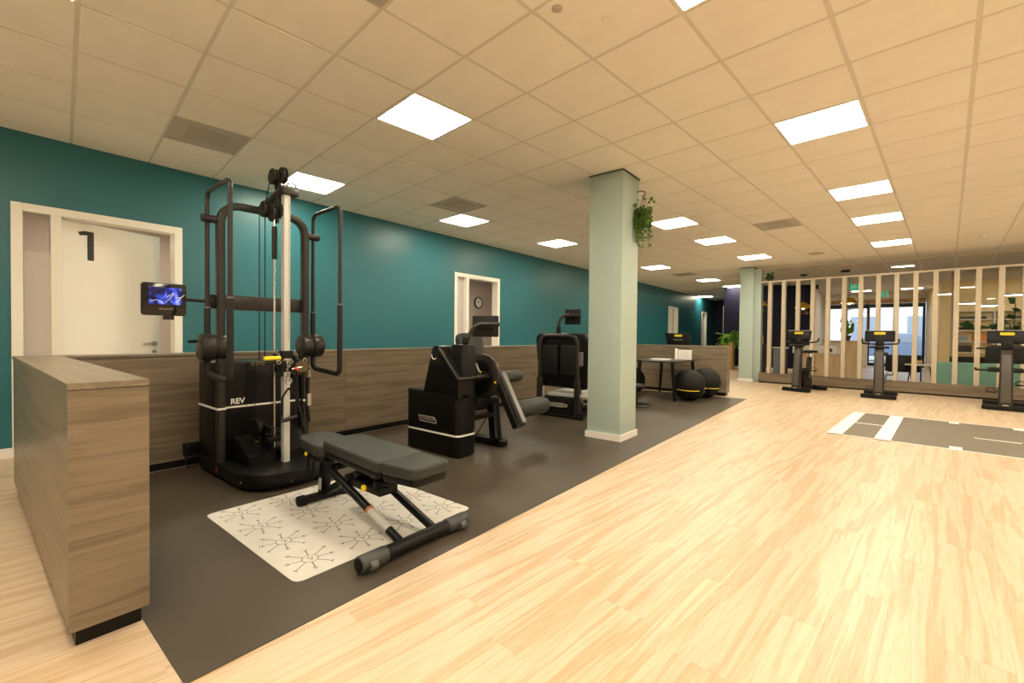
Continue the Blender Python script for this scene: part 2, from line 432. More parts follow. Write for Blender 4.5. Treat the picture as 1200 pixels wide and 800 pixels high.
# lobby ceiling, a little lower and duller, with white joint strips
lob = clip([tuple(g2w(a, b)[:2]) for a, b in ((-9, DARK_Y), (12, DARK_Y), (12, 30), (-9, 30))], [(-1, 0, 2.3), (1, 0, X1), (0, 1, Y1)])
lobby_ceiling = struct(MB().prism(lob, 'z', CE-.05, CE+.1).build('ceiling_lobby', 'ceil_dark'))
lines = MB()
for j in range(-1, 14):
    c = clip([tuple(g2w(a, b)[:2]) for a, b in ((TX+TS*j-.012, DARK_Y+.02), (TX+TS*j+.012, DARK_Y+.02), (TX+TS*j+.012, 18.2), (TX+TS*j-.012, 18.2))], [(-1, 0, 2.2), (1, 0, X1)])
    if c: MB().prism(c, 'z', CE-.053, CE-.049).build('joint_strip', 'white', lobby_ceiling)

# ---- floor: slab and single boards
floor = struct(MB().box(X0-.1, X1+.1, Y0-.1, Y1+.1, -.2, -.005).build('floor', 'ash'))
MX0, MX1, MY0, MY1 = -4.6, -1.752, .462, 9.29       # rubber mat
PW, PL = .18, 1.22
boards = []
for a in range(-70, 90):
    x = a*PW + .015
    off = (a*0.437 % 1)*PL + random.uniform(-.1, .1)
    for b in range(-5, 22):
        y = b*PL+off
        cw = g2w(x+PW/2, y+PL/2)
        if cw.x < X0-.8 or cw.x > X1+.8 or cw.y < Y0-.8 or cw.y > Y1+.8: continue
        if MX0+.7 < cw.x < MX1-.7 and MY0+.8 < cw.y < MY1-.8: continue
        if y > DARK_Y+7 and cw.x < -2: pass
        full = [tuple(g2w(p, q)[:2]) for p, q in ((x+.0002, y+.0002), (x+PW-.0002, y+.0002), (x+PW-.0002, y+PL-.0002), (x+.0002, y+PL-.0002))]
        c = clip(full, ROOM)
        if len(c) < 3 or area(c) < .002: continue
        whole = abs(area(c)-area(full)) < 1e-6
        hid = MX0 < cw.x < MX1-.12 and MY0+.3 < cw.y < MY1-.3
        vis = (seen((cw.x, cw.y, 0), 10) and not hid)
        boards.append((0 if vis and whole else 1, cw.length, cw, x, y, c, whole))
boards.sort(key=lambda t: (t[0], t[1]))
plank_me = MB().box(-PW/2+.0002, PW/2-.0002, -PL/2+.0002, PL/2-.0002, -.005, 0).mesh('plank', 'plank', smooth=False)
rb = bmesh.new(); rl = rb.faces.layers.float.new('rnd')
iw = Matrix.Rotation(GA, 4, 'Z')
for k, (v, d, cw, x, y, c, whole) in enumerate(boards):
    if k < 300 and v == 0:
        o = bpy.data.objects.new('plank', plank_me); o.location = (cw.x, cw.y, 0); o.rotation_euler.z = -GA; COL.objects.link(o); o.parent = floor
    else:
        q = [w2g(*p) for p in c]; r = random.random()
        lo = [rb.verts.new((p[0], p[1], -.005)) for p in q]; hi = [rb.verts.new((p[0], p[1], 0)) for p in q]
        fs = [rb.faces.new(hi)] + [rb.faces.new((lo[i], lo[(i+1) % len(q)], hi[(i+1) % len(q)], hi[i])) for i in range(len(q))]
        for f in fs: f[rl] = r
me = bpy.data.meshes.new('far_planks'); rb.to_mesh(me); rb.free(); me.materials.append(MATS['plank'])
o = bpy.data.objects.new('far_planks', me); COL.objects.link(o); o.rotation_euler.z = -GA; o.parent = floor; o['kind'] = 'stuff'

# ---- dark rubber area and the marked training lane
tag(MB().box(MX0, MX1, MY0, MY1, 0, .004, bev=.001, seg=1).build('rubber_mat', 'rubber'), 'large dark grey rubber mat under the machines, wood floor on its right', 'mat')
def gq(mb, a0, a1, b0, b1, z0, z1):
    mb.prism([tuple(g2w(a, b)[:2]) for a, b in ((a0, b0), (a1, b0), (a1, b1), (a0, b1))], 'z', z0, z1)
    return mb
CX0, CX1, CY0, CY1 = -1.05, 6.0, 6.63, 8.86
lane = thing('training_lane', 'grey training lane with white markings laid in the wood floor', 'sports floor', g2w(CX0, CY0))
gq(MB(), CX0, CX1, CY0, CY1, 0, .0025).build('lane_surface', 'court', lane, smooth=False)
for a0, a1, b0, b1, nm in ((CX0, CX1, CY0, CY0+.035, 'border_line'), (CX0, CX1, CY1-.035, CY1, 'border_line'), (CX0, CX0+.15, CY0, CY1, 'start_band'),
                           (-.60, -.45, CY0, CY1, 'start_band'), (CX0+.15, -.60, 7.72, 7.76, 'middle_line')):
    gq(MB(), a0, a1, b0, b1, .0026, .0036).build(nm, 'paint_white', lane, smooth=False)
for k in range(1, 9):
    x = -.52+.60*k
    for y0, y1 in ((CY0, CY0+.20), (CY1-.20, CY1)):
        gq(MB(), x-.05, x+.05, y0, y1, .0037, .0042).build('distance_mark', 'paint_white', lane, smooth=False)
gq(MB(), .24, .62, 7.60, 7.63, .0026, .0036).build('lane_arrow', 'paint_white', lane, smooth=False)

# ---- teal wall with door openings
DOORS = [(.30, 1.60), (5.88, 7.20), (17.45, 18.6), (21.95, 22.8)]; DH = 2.35
wl = MB(); y = Y0
for a, b in DOORS:
    wl.box(X0-.14, X0, y, a, 0, CE+.1); wl.box(X0-.14, X0, a, b, DH, CE+.1); y = b
wl.box(X0-.14, X0, y, Y1, 0, CE+.1)
struct(wl.build('wall_left', 'teal', smooth=False))
bb = MB(); y = Y0
for a, b in DOORS: bb.box(X0, X0+.015, y, a-.0, 0, .09); y = b
bb.box(X0, X0+.015, y, Y1, 0, .09)
struct(bb.build('baseboard_left', 'white', smooth=False))
struct(MB().box(X1, X1+.15, Y0, Y1, 0, CE+.1).build('wall_right', 'wall_paint', smooth=False))
struct(MB().box(X0-.15, X1+.15, Y0-.15, Y0, 0, CE+.1).build('wall_back', 'wall_paint', smooth=False))
# navy end wall of the corridor and navy block beside it
NX = -4.22
struct(MB().box(X0-.14, NX, Y1, Y1+.14, 0, CE+.1).build('wall_corridor_end', 'navy', smooth=False))
struct(MB().box(NX, -1.52, 17.95, 18.1, 0, CE+.1).box(NX, NX+.15, 18.1, Y1, 0, CE+.1).build('wall_navy', 'navy', smooth=False))
struct(MB().box(NX, -1.52, 17.93, 17.95, 0, .09).build('baseboard_navy', 'white', smooth=False))
struct(MB().box(NX-.03, NX-.002, 18.0, 18.10, 0, 2.33).build('trim_1', 'frame_white', smooth=False))

# ---- rooms behind the teal wall (seen through the doors)
for n, (a, b, dpt, m) in enumerate(((-.6, 3.4, 2.3, 'room_pink'), (5.2, 10.4, 2.5, 'room_pink'), (16.6, 20.2, 1.6, 'room_pink'), (20.6, 23.9, 1.6, 'room_grey'))):
    x = X0-.14
    struct(MB().box(x-dpt-.1, x-dpt, a-.1, b+.1, 0, 2.75).box(x-dpt, x, a-.1, a, 0, 2.75).box(x-dpt, x, b, b+.1, 0, 2.75).build('wall_room_%d' % (n+1), m, smooth=False))
    struct(MB().box(x-dpt-.1, x, a-.1, b+.1, 2.75, 2.85).build('ceiling_room_%d' % (n+1), 'tile', smooth=False))
    struct(MB().box(x-dpt-.1, x, a-.1, b+.1, -.2, 0).build('floor_room_%d' % (n+1), 'plank', smooth=False))

# ---- doors
def frame_part(d, name, y0, y1, z0, z1, m='frame_white', x0=None, x1=None):
    return MB().box(X0-.15 if x0 is None else x0, X0+.012 if x1 is None else x1, y0, y1, z0, z1, bev=.003, seg=1).build(name, m, d)
def doorset(n, a, b, mull, leaf_angle, label, side=True, number=None):
    d = struct(bpy.data.objects.new('door_%d' % n, None)); COL.objects.link(d); d.location = (X0-.07, (a+b)/2, 0); d['label'] = label
    frame_part(d, 'jamb', a, a+.075, 0, DH); frame_part(d, 'jamb', b-.075, b, 0, DH); frame_part(d, 'head', a+.075, b-.075, DH-.075, DH)
    h0 = a+.075
    if side:
        frame_part(d, 'mullion', mull, mull+.075, 0, DH-.075)
        MB().box(X0-.09, X0-.082, a+.075, mull, .02, DH-.075).build('side_glass', 'glass', d)
        MB().box(X0-.081, X0-.079, a+.075, mull, .02, 1.92 if n == 1 else DH-.08).build('frosted_film', 'film', d)
        h0 = mull+.075
    wd = b-.075-h0
    lf = bpy.data.objects.new('door_leaf', MB().box(-.022, .022, .002, wd-.004, .008, DH-.08, bev=.002, seg=1).mesh('door_leaf', 'door_white'))
    COL.objects.link(lf); lf.parent = d
    lf.location = Vector((X0-.105, h0, 0)) - d.location; lf.rotation_euler.z = leaf_angle
    hd = MB().cyl((.022, wd-.07, 1.03), (.04, wd-.07, 1.03), .026, n=16).cyl((.04, wd-.07, 1.03), (.07, wd-.07, 1.03), .009).cyl((.068, wd-.07, 1.03), (.068, wd-.20, 1.03), .010, n=12)
    hd.cyl((.022, wd-.07, .93), (.032, wd-.07, .93), .024, n=16)
    o = hd.build('handle', 'steel', lf, local=True); o['label'] = 'brushed steel lever handle with key rosette'
    if number:
        nb = MB()
        nb.faces([(.0235, .205, 1.895), (.0235, .26, 1.895), (.0235, .26, 2.19), (.0235, .205, 2.19), (.0235, .143, 2.138), (.0235, .128, 2.172), (.0235, .185, 2.19), (.0235, .205, 2.152)], [(0, 1, 2, 3), (4, 7, 3, 6, 5)])
        o = nb.build('door_number', 'ink', lf, smooth=False, local=True); o['label'] = 'large black numeral 1'
    return d
doorset(1, *DOORS[0], .555, math.radians(19), 'white door with a large number 1, standing ajar beside a narrow frosted side pane', number='1')
doorset(2, *DOORS[1], 6.19, math.radians(88), 'white door frame behind the leg curl machine, door wide open with a clock inside')
doorset(3, *DOORS[2], 0, math.radians(6), 'white door frame further along the teal wall above the far panel', side=False)
doorset(4, *DOORS[3], 0, math.radians(2), 'white door frame at the far end of the teal wall by the navy wall', side=False)
# wall clock in the second room
ck = aty(560.2, 355, 10.39) ; cy_ = 10.395
xk = X0-.14-2.495
ckp = atx(560.2, 355, xk)
clk = thing('wall_clock', 'round wall clock with dark rim on the pinkish wall behind the open door', 'clock', ckp)
MB().lathe([(0, .0), (.165, .0), (.165, .03), (.14, .035), (.14, .02), (0, .02)], M=Matrix.Rotation(PI/2, 4, 'Y'), n=28).build('rim', 'black', clk, local=True)
MB().lathe([(0, .02), (.138, .02), (.138, .023), (0, .023)], M=Matrix.Rotation(PI/2, 4, 'Y'), n=28).build('dial', 'paper', clk, local=True)
MB().box(.024, .026, -.006, .006, -.01, .09).build('hand', 'black', clk, local=True); MB().box(.024, .026, -.06, .01, -.005, .005).build('hand', 'black', clk, local=True)

# ---- ceiling lights and vents
lamp = thing('ceiling_light', '', 'ceiling light')
fr = MB()
for a, b, c, d in ((-.295, .295, -.295, -.28), (-.295, .295, .28, .295), (-.295, -.28, -.28, .28), (.28, .295, -.28, .28)): fr.box(a, b, c, d, -.004, .02)
fr.box(-.295, .295, -.295, .295, .02, .03)
fr.build('frame', 'white', lamp, smooth=False); MB().box(-.28, .28, -.28, .28, -.001, .012).build('diffuser', 'lampface', lamp, smooth=False)
LN = {(-3, 0): 'square lit ceiling panel nearest the camera, above the weight bench', (-7, 0): 'square lit ceiling panel just right of the cable tower top', (-7, 4): 'second lit ceiling panel along the teal wall, above the leg curl machine',
      (-7, 8): 'third lit ceiling panel along the teal wall, left of the mint column', (-7, 15): 'lit ceiling panel along the teal wall, first one right of the mint column', (-7, 21): 'small lit ceiling panel far down the corridor, middle of three',
      (-7, 25): 'small lit ceiling panel near the navy wall at the corridor end', (1, 0): 'lit ceiling panel cut off by the top edge of the picture', (1, 4): 'largest lit ceiling panel on the right, nearest of its row',
      (1, 8): 'second lit panel from the near end of the right row', (1, 11): 'third lit panel from the near end of the right row', (1, 15): 'lit panel of the right row closest to the slat screen',
      (-3, 8): 'lit ceiling panel beside the hanging plant, nearest of the middle row', (-3, 11): 'second lit panel of the middle row beyond the hanging plant', (-3, 15): 'third lit panel of the middle row, before the far mint column', (-11, 31): 'farthest small lit panel by the corridor end wall'}
first = True
for j, i in LIGHTS:
    o = lamp if first else copy_tree(lamp); first = False
    p = g2w(TX+TS*(j+.5), TY+TS*(i+.5), CE)
    o.location = p; o.rotation_euler.z = -GA
    ro = {5: 'row beyond the right edge', 9: 'outermost row', 1: 'right row', -3: 'middle row', -7: 'row along the teal wall'}.get(j, '')
    co = {-4: 'behind the camera', -8: 'added fill at back', 0: 'level with the bench', 4: 'level with the column', 8: 'level with the table', 11: 'level with the bikes', 12: 'level with the bikes', 15: 'close to the slat screen'}.get(i, '')
    o['label'] = LN.get((j, i), 'lit ceiling panel outside the picture, %s, %s' % (ro, co)); o['group'] = 'square ceiling lights'
vent = thing('ceiling_vent', '', 'vent')
vf = MB()
for a, b, c, d in ((-.292, .292, -.292, -.26), (-.292, .292, .26, .292), (-.292, -.26, -.26, .26), (.26, .292, -.26, .26)): vf.box(a, b, c, d, -.004, .02)
vf.box(-.26, .26, -.26, .26, .016, .02)
vf.build('frame', 'vent', vent, smooth=False)
MB().box(-.26, .26, -.26, .26, .001, .016).build('face_plate', 'vent', vent, smooth=False)
MB().prism(rrect(-.17, .17, -.17, .17, .03, 4), 'z', -.005, .001, bev=.003).build('inner_plate', 'vent_inner', vent)
VN = ['dark ceiling vent at upper left above door 1', 'dark ceiling vent near the second panel along the teal wall', 'dark ceiling vent right of the middle, before the slat screen', 'dark ceiling vent cut off by the top edge of the picture', 'small dark ceiling vent far off right of the mint column']
for k, (j, i) in enumerate(VENTS):
    o = vent if k == 0 else copy_tree(vent)
    o.location = g2w(TX+TS*(j+.5), TY+TS*(i+.5), CE); o.rotation_euler.z = -GA; o['label'] = VN[k]; o['group'] = 'ceiling vents'
# small ceiling fittings
def fitting(name, p, r, hgt, m, label):
    o = MB().lathe([(0, -hgt), (r*.7, -hgt), (r, -hgt*.4), (r, 0), (0, 0)]).mesh(name, m)
    ob = bpy.data.objects.new(name, o); COL.objects.link(ob); ob.location = p; tag(ob, label, 'ceiling fitting')
fitting('ceiling_sensor', atz(653, 10, CE-.002), .03, .012, 'vent', 'small round grey sensor on the nearest ceiling tile, left one')
fitting('ceiling_sensor', atz(710, 23, CE-.002), .025, .01, 'tile', 'small pale round sensor on the nearest ceiling tile, right one')
fitting('ceiling_speaker', atz(956, 297, CE-.002), .15, .02, 'vent', 'round dark ceiling ring above the first exercise bike')
fitting('smoke_detector', atz(1152, 276, CE-.002), .06, .045, 'white', 'round white smoke detector right of the row of lights')
fitting('ceiling_spot', atz(991, 317, CE-.05), .11, .05, 'black', 'dark round ceiling spot above the slat screen, right one')
fitting('ceiling_spot', atz(942, 322, CE-.05), .09, .04, 'black', 'dark round ceiling spot above the slat screen, left one')

# ---- columns
def column(label, x0, x1, y0, y1, n=0):
    c = thing('column', label, 'column', ((x0+x1)/2, (y0+y1)/2, 0), group='mint columns')
    MB().box(x0, x1, y0, y1, 0, CE-.004, bev=.004, seg=2).build('shaft', 'mint', c)
    b = MB()
    for p in ((x0-.018, x1+.018, y0-.018, y0), (x0-.018, x1+.018, y1, y1+.018), (x0-.018, x0, y0, y1), (x1, x1+.018, y0, y1)): b.box(*p, .0045, .075)
    b.build('baseboard', 'white', c, smooth=False)
    t = MB()
    for p in ((x0-.012, x1+.012, y0-.012, y0), (x0-.012, x1+.012, y1, y1+.012), (x0-.012, x0, y0, y1), (x1, x1+.012, y0, y1)): t.box(*p, CE-.012, CE-.003)
    t.build('ceiling_trim', 'frame_black', c, smooth=False)
    return c
column('large mint green square column in the middle of the room', -2.52, -2.115, 4.555, 4.985)
c2 = column('slimmer mint green column far off at the left end of the slat screen', -2.66, -2.33, 12.98, 13.35)
MB().box(-2.33, -2.17, 13.06, 13.35, 0, CE-.06, bev=.004).build('pilaster', 'mint', c2)

# ---- wood panelled low walls: U around the mat
HW = .985
hw = thing('low_wall', 'long waist-high grey-brown wood panelled wall behind the machines', 'partition', (-4.72, 5, 0))
for k in range(4):
    a = .485+k*2.25; b = min(a+2.25, 9.43)
    MB().box(-4.84, -4.60, a+.001, b-.001, .07, HW-.022).build('panel', 'laminate', hw, smooth=False)
MB().box(-4.845, -4.592, .485, 9.43, HW-.02, HW, bev=.002, seg=1).build('cap', 'laminate_topy', hw, smooth=False)
MB().box(-4.81, -4.625, .485, 9.43, .0045, .07).build('plinth', 'black', hw, smooth=False)
ct = thing('low_wall', 'wide wood counter-like low wall in the left foreground with black plinth', 'partition', (-3.4, .36, 0))
MB().box(-4.84, -2.272, .245, .263, .07, HW-.027).build('side_panel', 'laminate', ct, smooth=False)
MB().box(-4.60, -2.272, .457, .475, .07, HW-.027).build('side_panel', 'laminate', ct, smooth=False)
MB().box(-2.271, -2.25, .243, .477, .07, HW-.027).build('end_panel', 'laminate', ct, smooth=False)
MB().box(-4.845, -2.248, .241, .479, HW-.025, HW, bev=.0015, seg=1).build('worktop', 'laminate_top', ct, smooth=False)
MB().box(-4.80, -2.285, .265, .457, .0005, .07).build('plinth', 'black', ct, smooth=False)
fw = thing('low_wall', 'wood panelled low wall closing the far end of the mat, behind the black balls', 'partition', (-3.3, 9.55, 0))
MB().box(-4.59, -2.16, 9.432, 9.66, .07, HW-.022).build('panel', 'laminate', fw, smooth=False)
MB().box(-2.159, -2.14, 9.43, 9.662, .07, HW-.022).build('end_panel', 'laminate', fw, smooth=False)
MB().box(-4.585, -2.138, 9.431, 9.664, HW-.02, HW, bev=.002, seg=1).build('cap', 'laminate_top', fw, smooth=False)
MB().box(-4.585, -2.17, 9.45, 9.64, .0005, .07).build('plinth', 'black', fw, smooth=False)
pb = thing('power_box', 'small black power box on the long low wall beside the cable tower', 'power box', (-4.57, 1.28, .11))
MB().box(-4.599, -4.55, 1.20, 1.36, .11, .21, bev=.004).build('body', 'black', pb)
MB().tube(fillet([(-4.55, 1.22, .15), (-4.52, 1.20, .12), (-4.50, 1.20, .06), (-4.49, 1.22, .014)], .02), .006).build('cable', 'rubber_black', pb)

# ================================================================== cable tower
ZM = .0045
T = thing('cable_tower', 'tall black cable training tower marked REV with two upright swing arms', 'gym machine', (-3.95, 1.645, ZM))
YL, YR, YC, XU = 1.305, 1.985, 1.645, -4.03
base = MB().prism(rpoly([(-4.45, YL-.035), (-3.36, YL-.035), (-3.36, YR+.035), (-4.45, YR+.035)], [.04, .30, .30, .04], 8), 'z', .035, .135, bev=.008).build('base', 'black', T)
MB().prism(rpoly([(-4.42, YL), (-3.42, YL), (-3.42, YR), (-4.42, YR)], [.04, .26, .26, .04], 8), 'z', .005, .035).build('base_foot', 'rubber_black', base)
for p in ((-3.52, YL-.036, .085), (-3.365, 1.56, .06)): MB().cyl((p[0], p[1], p[2]), (p[0]+.004, p[1]-.003, p[2]), .006, n=10).build('bolt', 'steel', base)
MB().box(-4.02, -3.99, YL-.037, YL-.034, .07, .10).build('sticker', 'red', base)
cab = MB().prism(rpoly([(-4.44, YL+.02), (-4.045, YL+.02), (-4.045, YR-.02), (-4.44, YR-.02)], .02, 3), 'z', .135, .93, bev=.006).build('weight_cabinet', 'black_panel', T)
for a in (1.50, 1.57, 1.70): MB().box(-4.046, -4.042, a, a+.004, .14, .92).build('panel_joint', 'black', cab)
MB().box(-4.44, -4.0, YL-.032, YL-.029, .553, .569).box(-4.0455, -4.043, YL+.03, YR-.03, .553, .569).box(XU-.035, XU+.038, YL-.031, YL-.028, .553, .569).build('stripe', 'stripe', cab)
MB().box(XU+.036, XU+.038, YL-.028, YL+.03, .553, .569).box(XU+.036, XU+.038, YR-.03, YR+.028, .553, .569).build('stripe', 'stripe', cab)
text('lettering', 'REV', .062, (-4.043, 1.435, .605), (PI/2, 0, PI/2), 'stripe', cab, bold=.0016)
MB().box(-4.44, -4.05, YL-.028, YL+.018, .135, .93, bev=.01).build('side_shell', 'black_panel', cab)
# arched frame
ar = fillet([(XU, YL, .135), (XU, YL, 2.20), (XU, YR, 2.20), (XU, YR, .135)], [0, .17, .17, 0], 10)
MB().sweep(ar, rrect(-.036, .036, -.027, .027, .012, 3), (1, 0, 0)).build('frame', 'frame_dark', T)
MB().box(XU-.03, XU-.005, YL+.02, YR-.02, 1.355, 1.475, bev=.004).build('crossbar', 'frame_dark', T)
# chains of the weight stack
for y in (1.60, 1.645): MB().cyl((-4.06+.02, y, .93), (-4.06+.02, y, 2.22), .0045, n=8).build('cable', 'rubber_black', T)
# aluminium rail
XR = -3.655
rail = MB().prism(rpoly([(XR-.028, YC-.025), (XR-.006, YC-.025), (XR-.006, YC-.019), (XR+.006, YC-.019), (XR+.006, YC-.025), (XR+.028, YC-.025), (XR+.028, YC+.025), (XR-.028, YC+.025)], [.006, 0, 0, 0, 0, .006, .006, .006], 3), 'z', .135, 2.275).build('rail', 'alu', T)
nt = MB()
for k in range(58): nt.box(XR+.0275, XR+.0295, YC+.010, YC+.018, 1.12+k*.0195, 1.128+k*.0195)
o = nt.build('notch_strip', 'greymetal', rail, smooth=False); o['kind'] = 'stuff'
MB().cyl((XR-.06, YC-.06, .25), (XR-.06, YC-.06, 2.10), .009, n=12).build('guide_rod', 'chrome', T)
MB().cyl((XR-.06, YC-.06, 1.76), (XR-.06, YC-.06, 2.02), .020, n=14, bev=.003).build('guide_sleeve', 'grip', T)
# head with pulleys
head = MB().prism([(-4.06, 2.205), (-3.70, 2.275), (-3.60, 2.28), (-3.60, 2.322), (-3.72, 2.318), (-4.06, 2.245)], 'y', YC-.05, YC+.04, bev=.006).build('head', 'frame_dark', T)
MB().box(XR-.05, XR+.05, YC-.055, YC+.085, 2.272, 2.325, bev=.006).build('head_cap', 'frame_dark', head)
def pulley(x, y, z, r, par=head):
    o = MB().lathe([(0, -.020), (r*.92, -.020), (r, -.015), (r, -.006), (r*.88, -.003), (r*.88, .003), (r, .006), (r, .015), (r*.92, .020), (0, .020)], c=(x, y, z), M=Matrix.Rotation(PI/2, 4, 'X') , n=24).build('pulley', 'grip', par)
    MB().cyl((x, y-.03, z), (x, y-.02, z), .016, n=12).build('axle', 'frame_dark', o)
pulley(-3.70, YC-.075, 2.41, .062); pulley(-3.66, YC-.02, 2.425, .065)
pulley(-3.80, YC-.10, 2.165, .066); pulley(-3.74, YC-.06, 2.13, .068); pulley(-3.70, YC-.015, 2.15, .060)
MB().box(-3.73, -3.69, YC-.05, YC-.035, 2.05, 2.29).build('pulley_bracket', 'frame_dark', head)
MB().torus((-3.62, YC+.03, 2.34), .035, .008, 'x', a0=0, a1=PI, n=12).build('guard', 'frame_dark', head)
MB().box(-3.74, -3.66, YC-.05, YC-.035, 2.32, 2.41).build('pulley_bracket', 'frame_dark', head)
MB().tube([(-3.76, YC-.075, 2.40), (-3.86, YC-.078, 2.20)], .004, 6).build('cable', 'rubber_black', head)
# swing arms
def arm(side):
    ya = YL-.085 if side < 0 else YR+.085
    xr, xf, zt, zb = -4.045, -3.575, 2.275, .845
    a = MB().tube(fillet([(xr, ya, 1.35), (xr, ya, zt-.01), (xf, ya, zt), (xf, ya, 1.35)], [0, .07, .07, 0]), .0165, 12)
    a = a.build('swing_arm', 'frame_dark', T)
    MB().tube(fillet([(xr, ya, 1.36), (xr, ya, zb), (xf, ya, zb-.03), (xf, ya, 1.42)], [0, .07, .07, 0]), .0225, 12).build('grip_sleeve', 'grip', a)
    MB().cyl((xr-.002, ya, 1.355), (xr-.002, ya, 1.37), .0235, n=14).cyl((xf, ya, 1.415), (xf, ya, 1.43), .0235, n=14).build('collar', 'greymetal', a)
    e = ya-side*.065
    # hub drum on the upright and upper bearing
    d = MB().cyl((XU+.005, ya+side*.06, 1.055), (XU+.005, ya-side*.035, 1.055), .105, n=32, bev=.012).build('hub_drum', 'frame_dark', T)
    MB().cyl((XU+.005, ya-side*.037, 1.055), (XU+.005, ya-side*.13, 1.055), .098, n=32, bev=.01).build('hub_ring', 'frame_dark', d)
    MB().cyl((XU+.005, ya-side*.034, 1.055), (XU+.005, ya-side*.038, 1.055), .096, n=28).build('hub_groove', 'rubber_black', d)
    MB().cyl((XU-.05, ya+side*.06, 1.10), (XU-.05, ya+side*.115, 1.10), .012, n=10).build('pin', 'rubber_black', d)
    MB().cyl((XU, ya+side*.045, 2.06), (XU, e+side*.0, 2.06), .031, n=20, bev=.005).build('upper_bearing', 'frame_dark', T)
arm(-1); arm(1)
# carriage with hanging handles
zc = 1.0
car = MB().box(XR-.045, XR+.045, YC-.045, YC+.045, zc-.03, zc+.03, bev=.006).box(XR-.05, XR+.04, YC-.06, YC+.06, zc-.14, zc-.05, bev=.01).build('carriage', 'black', T)
MB().ball((XR+.01, YC-.07, zc-.01), .024, n=14).build('knob', 'greymetal', car)
MB().cyl((XR+.02, YC-.05, zc-.045), (XR+.02, YC+.075, zc-.04), .010, n=10).cyl((XR+.04, YC+.03, zc-.12), (XR+.04, YC+.16, zc-.10), .009, n=10).build('hook_bar', 'steel', car)
MB().lathe([(0, -.02), (.046, -.02), (.048, -.012), (.048, .012), (.046, .02), (0, .02)], c=(XR+.03, YC+.12, zc-.10), M=Matrix.Rotation(PI/2, 4, 'Y') @ Matrix.Rotation(.4, 4, 'X'), n=22).build('swivel_plate', 'bronze', car)
MB().cyl((XR+.055, YC+.06, zc-.12), (XR+.06, YC+.065, zc-.115), .02, n=12).build('release_button', 'red', car)
for k in range(6):
    MB().torus((XR+.05, YC-.01+.012*(k % 2), zc-.06-.03*k), .011, .004, 'x' if k % 2 else 'y', n=10, m=6).build('chain_link', 'steel', car)
for x, y, z, a, b, c in ((.02, -.085, -.02, .03, .022, .06), (.03, -.08, -.115, .035, .025, .05), (.035, .055, -.035, .03, .03, .05), (.03, .105, -.02, .025, .03, .035), (.02, .16, -.06, .03, .03, .06), (.03, .06, -.17, .03, .05, .03), (.02, -.05, -.165, .03, .05, .025)):
    MB().obox((XR+x, YC+y, zc+z), (a, b, c), (.2, .1, .3), bev=.006).build('clip_block', 'rubber_black', car)
for y, z in ((-.075, -.06), (.02, -.055), (.09, -.15), (.135, -.05), (.15, -.16)):
    MB().torus((XR+.05, YC+y, zc+z), .014, .0045, 'x', n=12, m=6).build('snap_ring', 'bronze' if z < -.1 else 'steel', car)
# yellow grip handle on a strap
h = MB().cyl((-3.62, 1.465, .972), (-3.62, 1.59, .975), .017, n=16, bev=.004).build('grip_handle', 'yellow', T)
MB().tube([(-3.64, 1.34, .93), (-3.63, 1.40, .945), (-3.62, 1.47, .935), (-3.61, 1.56, .94), (-3.63, 1.61, .96)], .009, 8).build('strap', 'rubber_black', h)
for k, y in enumerate((1.385, 1.42, 1.455)): MB().torus((-3.61, y, .938), .011, .0045, 'x', n=12, m=6).build('ring', 'bronze', h)
# triangle handle hanging in front of the rail
g = MB().tube(fillet([(-3.59, YC-.055, .52), (-3.59, YC-.055, .66), (-3.59, YC-.005, .735), (-3.59, YC+.055, .66), (-3.59, YC+.055, .52)], [0, .02, .01, .02, 0]), .008, 8).build('triangle_handle', 'rubber_black', T)
MB().tube([(-3.59, YC-.065, .475), (-3.59, YC-.02, .482), (-3.59, YC+.02, .492), (-3.59, YC+.065, .50)], [.012, .017, .017, .011], 12).tube([(-3.59, YC-.055, .52), (-3.59, YC-.055, .475)], .007, 6).tube([(-3.59, YC+.055, .52), (-3.59, YC+.055, .50)], .007, 6).build('handle_grip', 'grip', g)
MB().torus((-3.59, YC-.005, .79), .022, .006, 'x', n=14).torus((-3.59, YC-.005, .835), .014, .005, 'y', n=12).build('snap_hook', 'steel', g)
# ropes and clips on the right of the cabinet
s = MB().tube(fillet([(-3.72, 1.84, .92), (-3.70, 1.85, .80), (-3.70, 1.845, .55), (-3.70, 1.86, .42)], .05), .016, 8).build('ankle_strap', 'rubber_black', T)
MB().cyl((-3.685, 1.85, .86), (-3.685, 1.85, .80), .018, n=10).box(-3.69, -3.67, 1.835, 1.865, .56, .66).build('buckle', 'steel', s)
MB().tube(fillet([(-3.80, 1.80, .88), (-3.78, 1.80, .62), (-3.72, 1.83, .36), (-3.70, 1.88, .27)], .08), .011, 8).build('rope', 'grip', T)
# pulley on the lower front, foot covers
lp = MB().lathe([(0, -.02), (.075, -.02), (.08, -.012), (.08, .012), (.075, .02), (0, .02)], c=(-3.86, 1.50, .40), M=Matrix.Rotation(PI/2, 4, 'X') @ Matrix.Rotation(.2, 4, 'Y'), n=26).build('lower_pulley', 'black', T)
MB().box(-3.87, -3.70, 1.55, 1.58, .20, .42, bev=.005).box(-3.75, -3.68, 1.52, 1.62, .30, .34, bev=.006).cyl((-3.72, 1.52, .36), (-3.72, 1.66, .36), .012).build('pulley_bracket', 'black', lp)
cv = MB().prism([(-4.04, .136), (-3.70, .136), (-3.70, .205), (-3.76, .225), (-3.92, .305), (-4.04, .315)], 'y', 1.395, 1.60, bev=.01).build('foot_cover', 'black', T)
MB().prism([(-4.04, .136), (-3.74, .136), (-3.74, .20), (-3.94, .33), (-4.04, .34)], 'y', 1.67, 1.90, bev=.01).build('foot_cover', 'black', T)
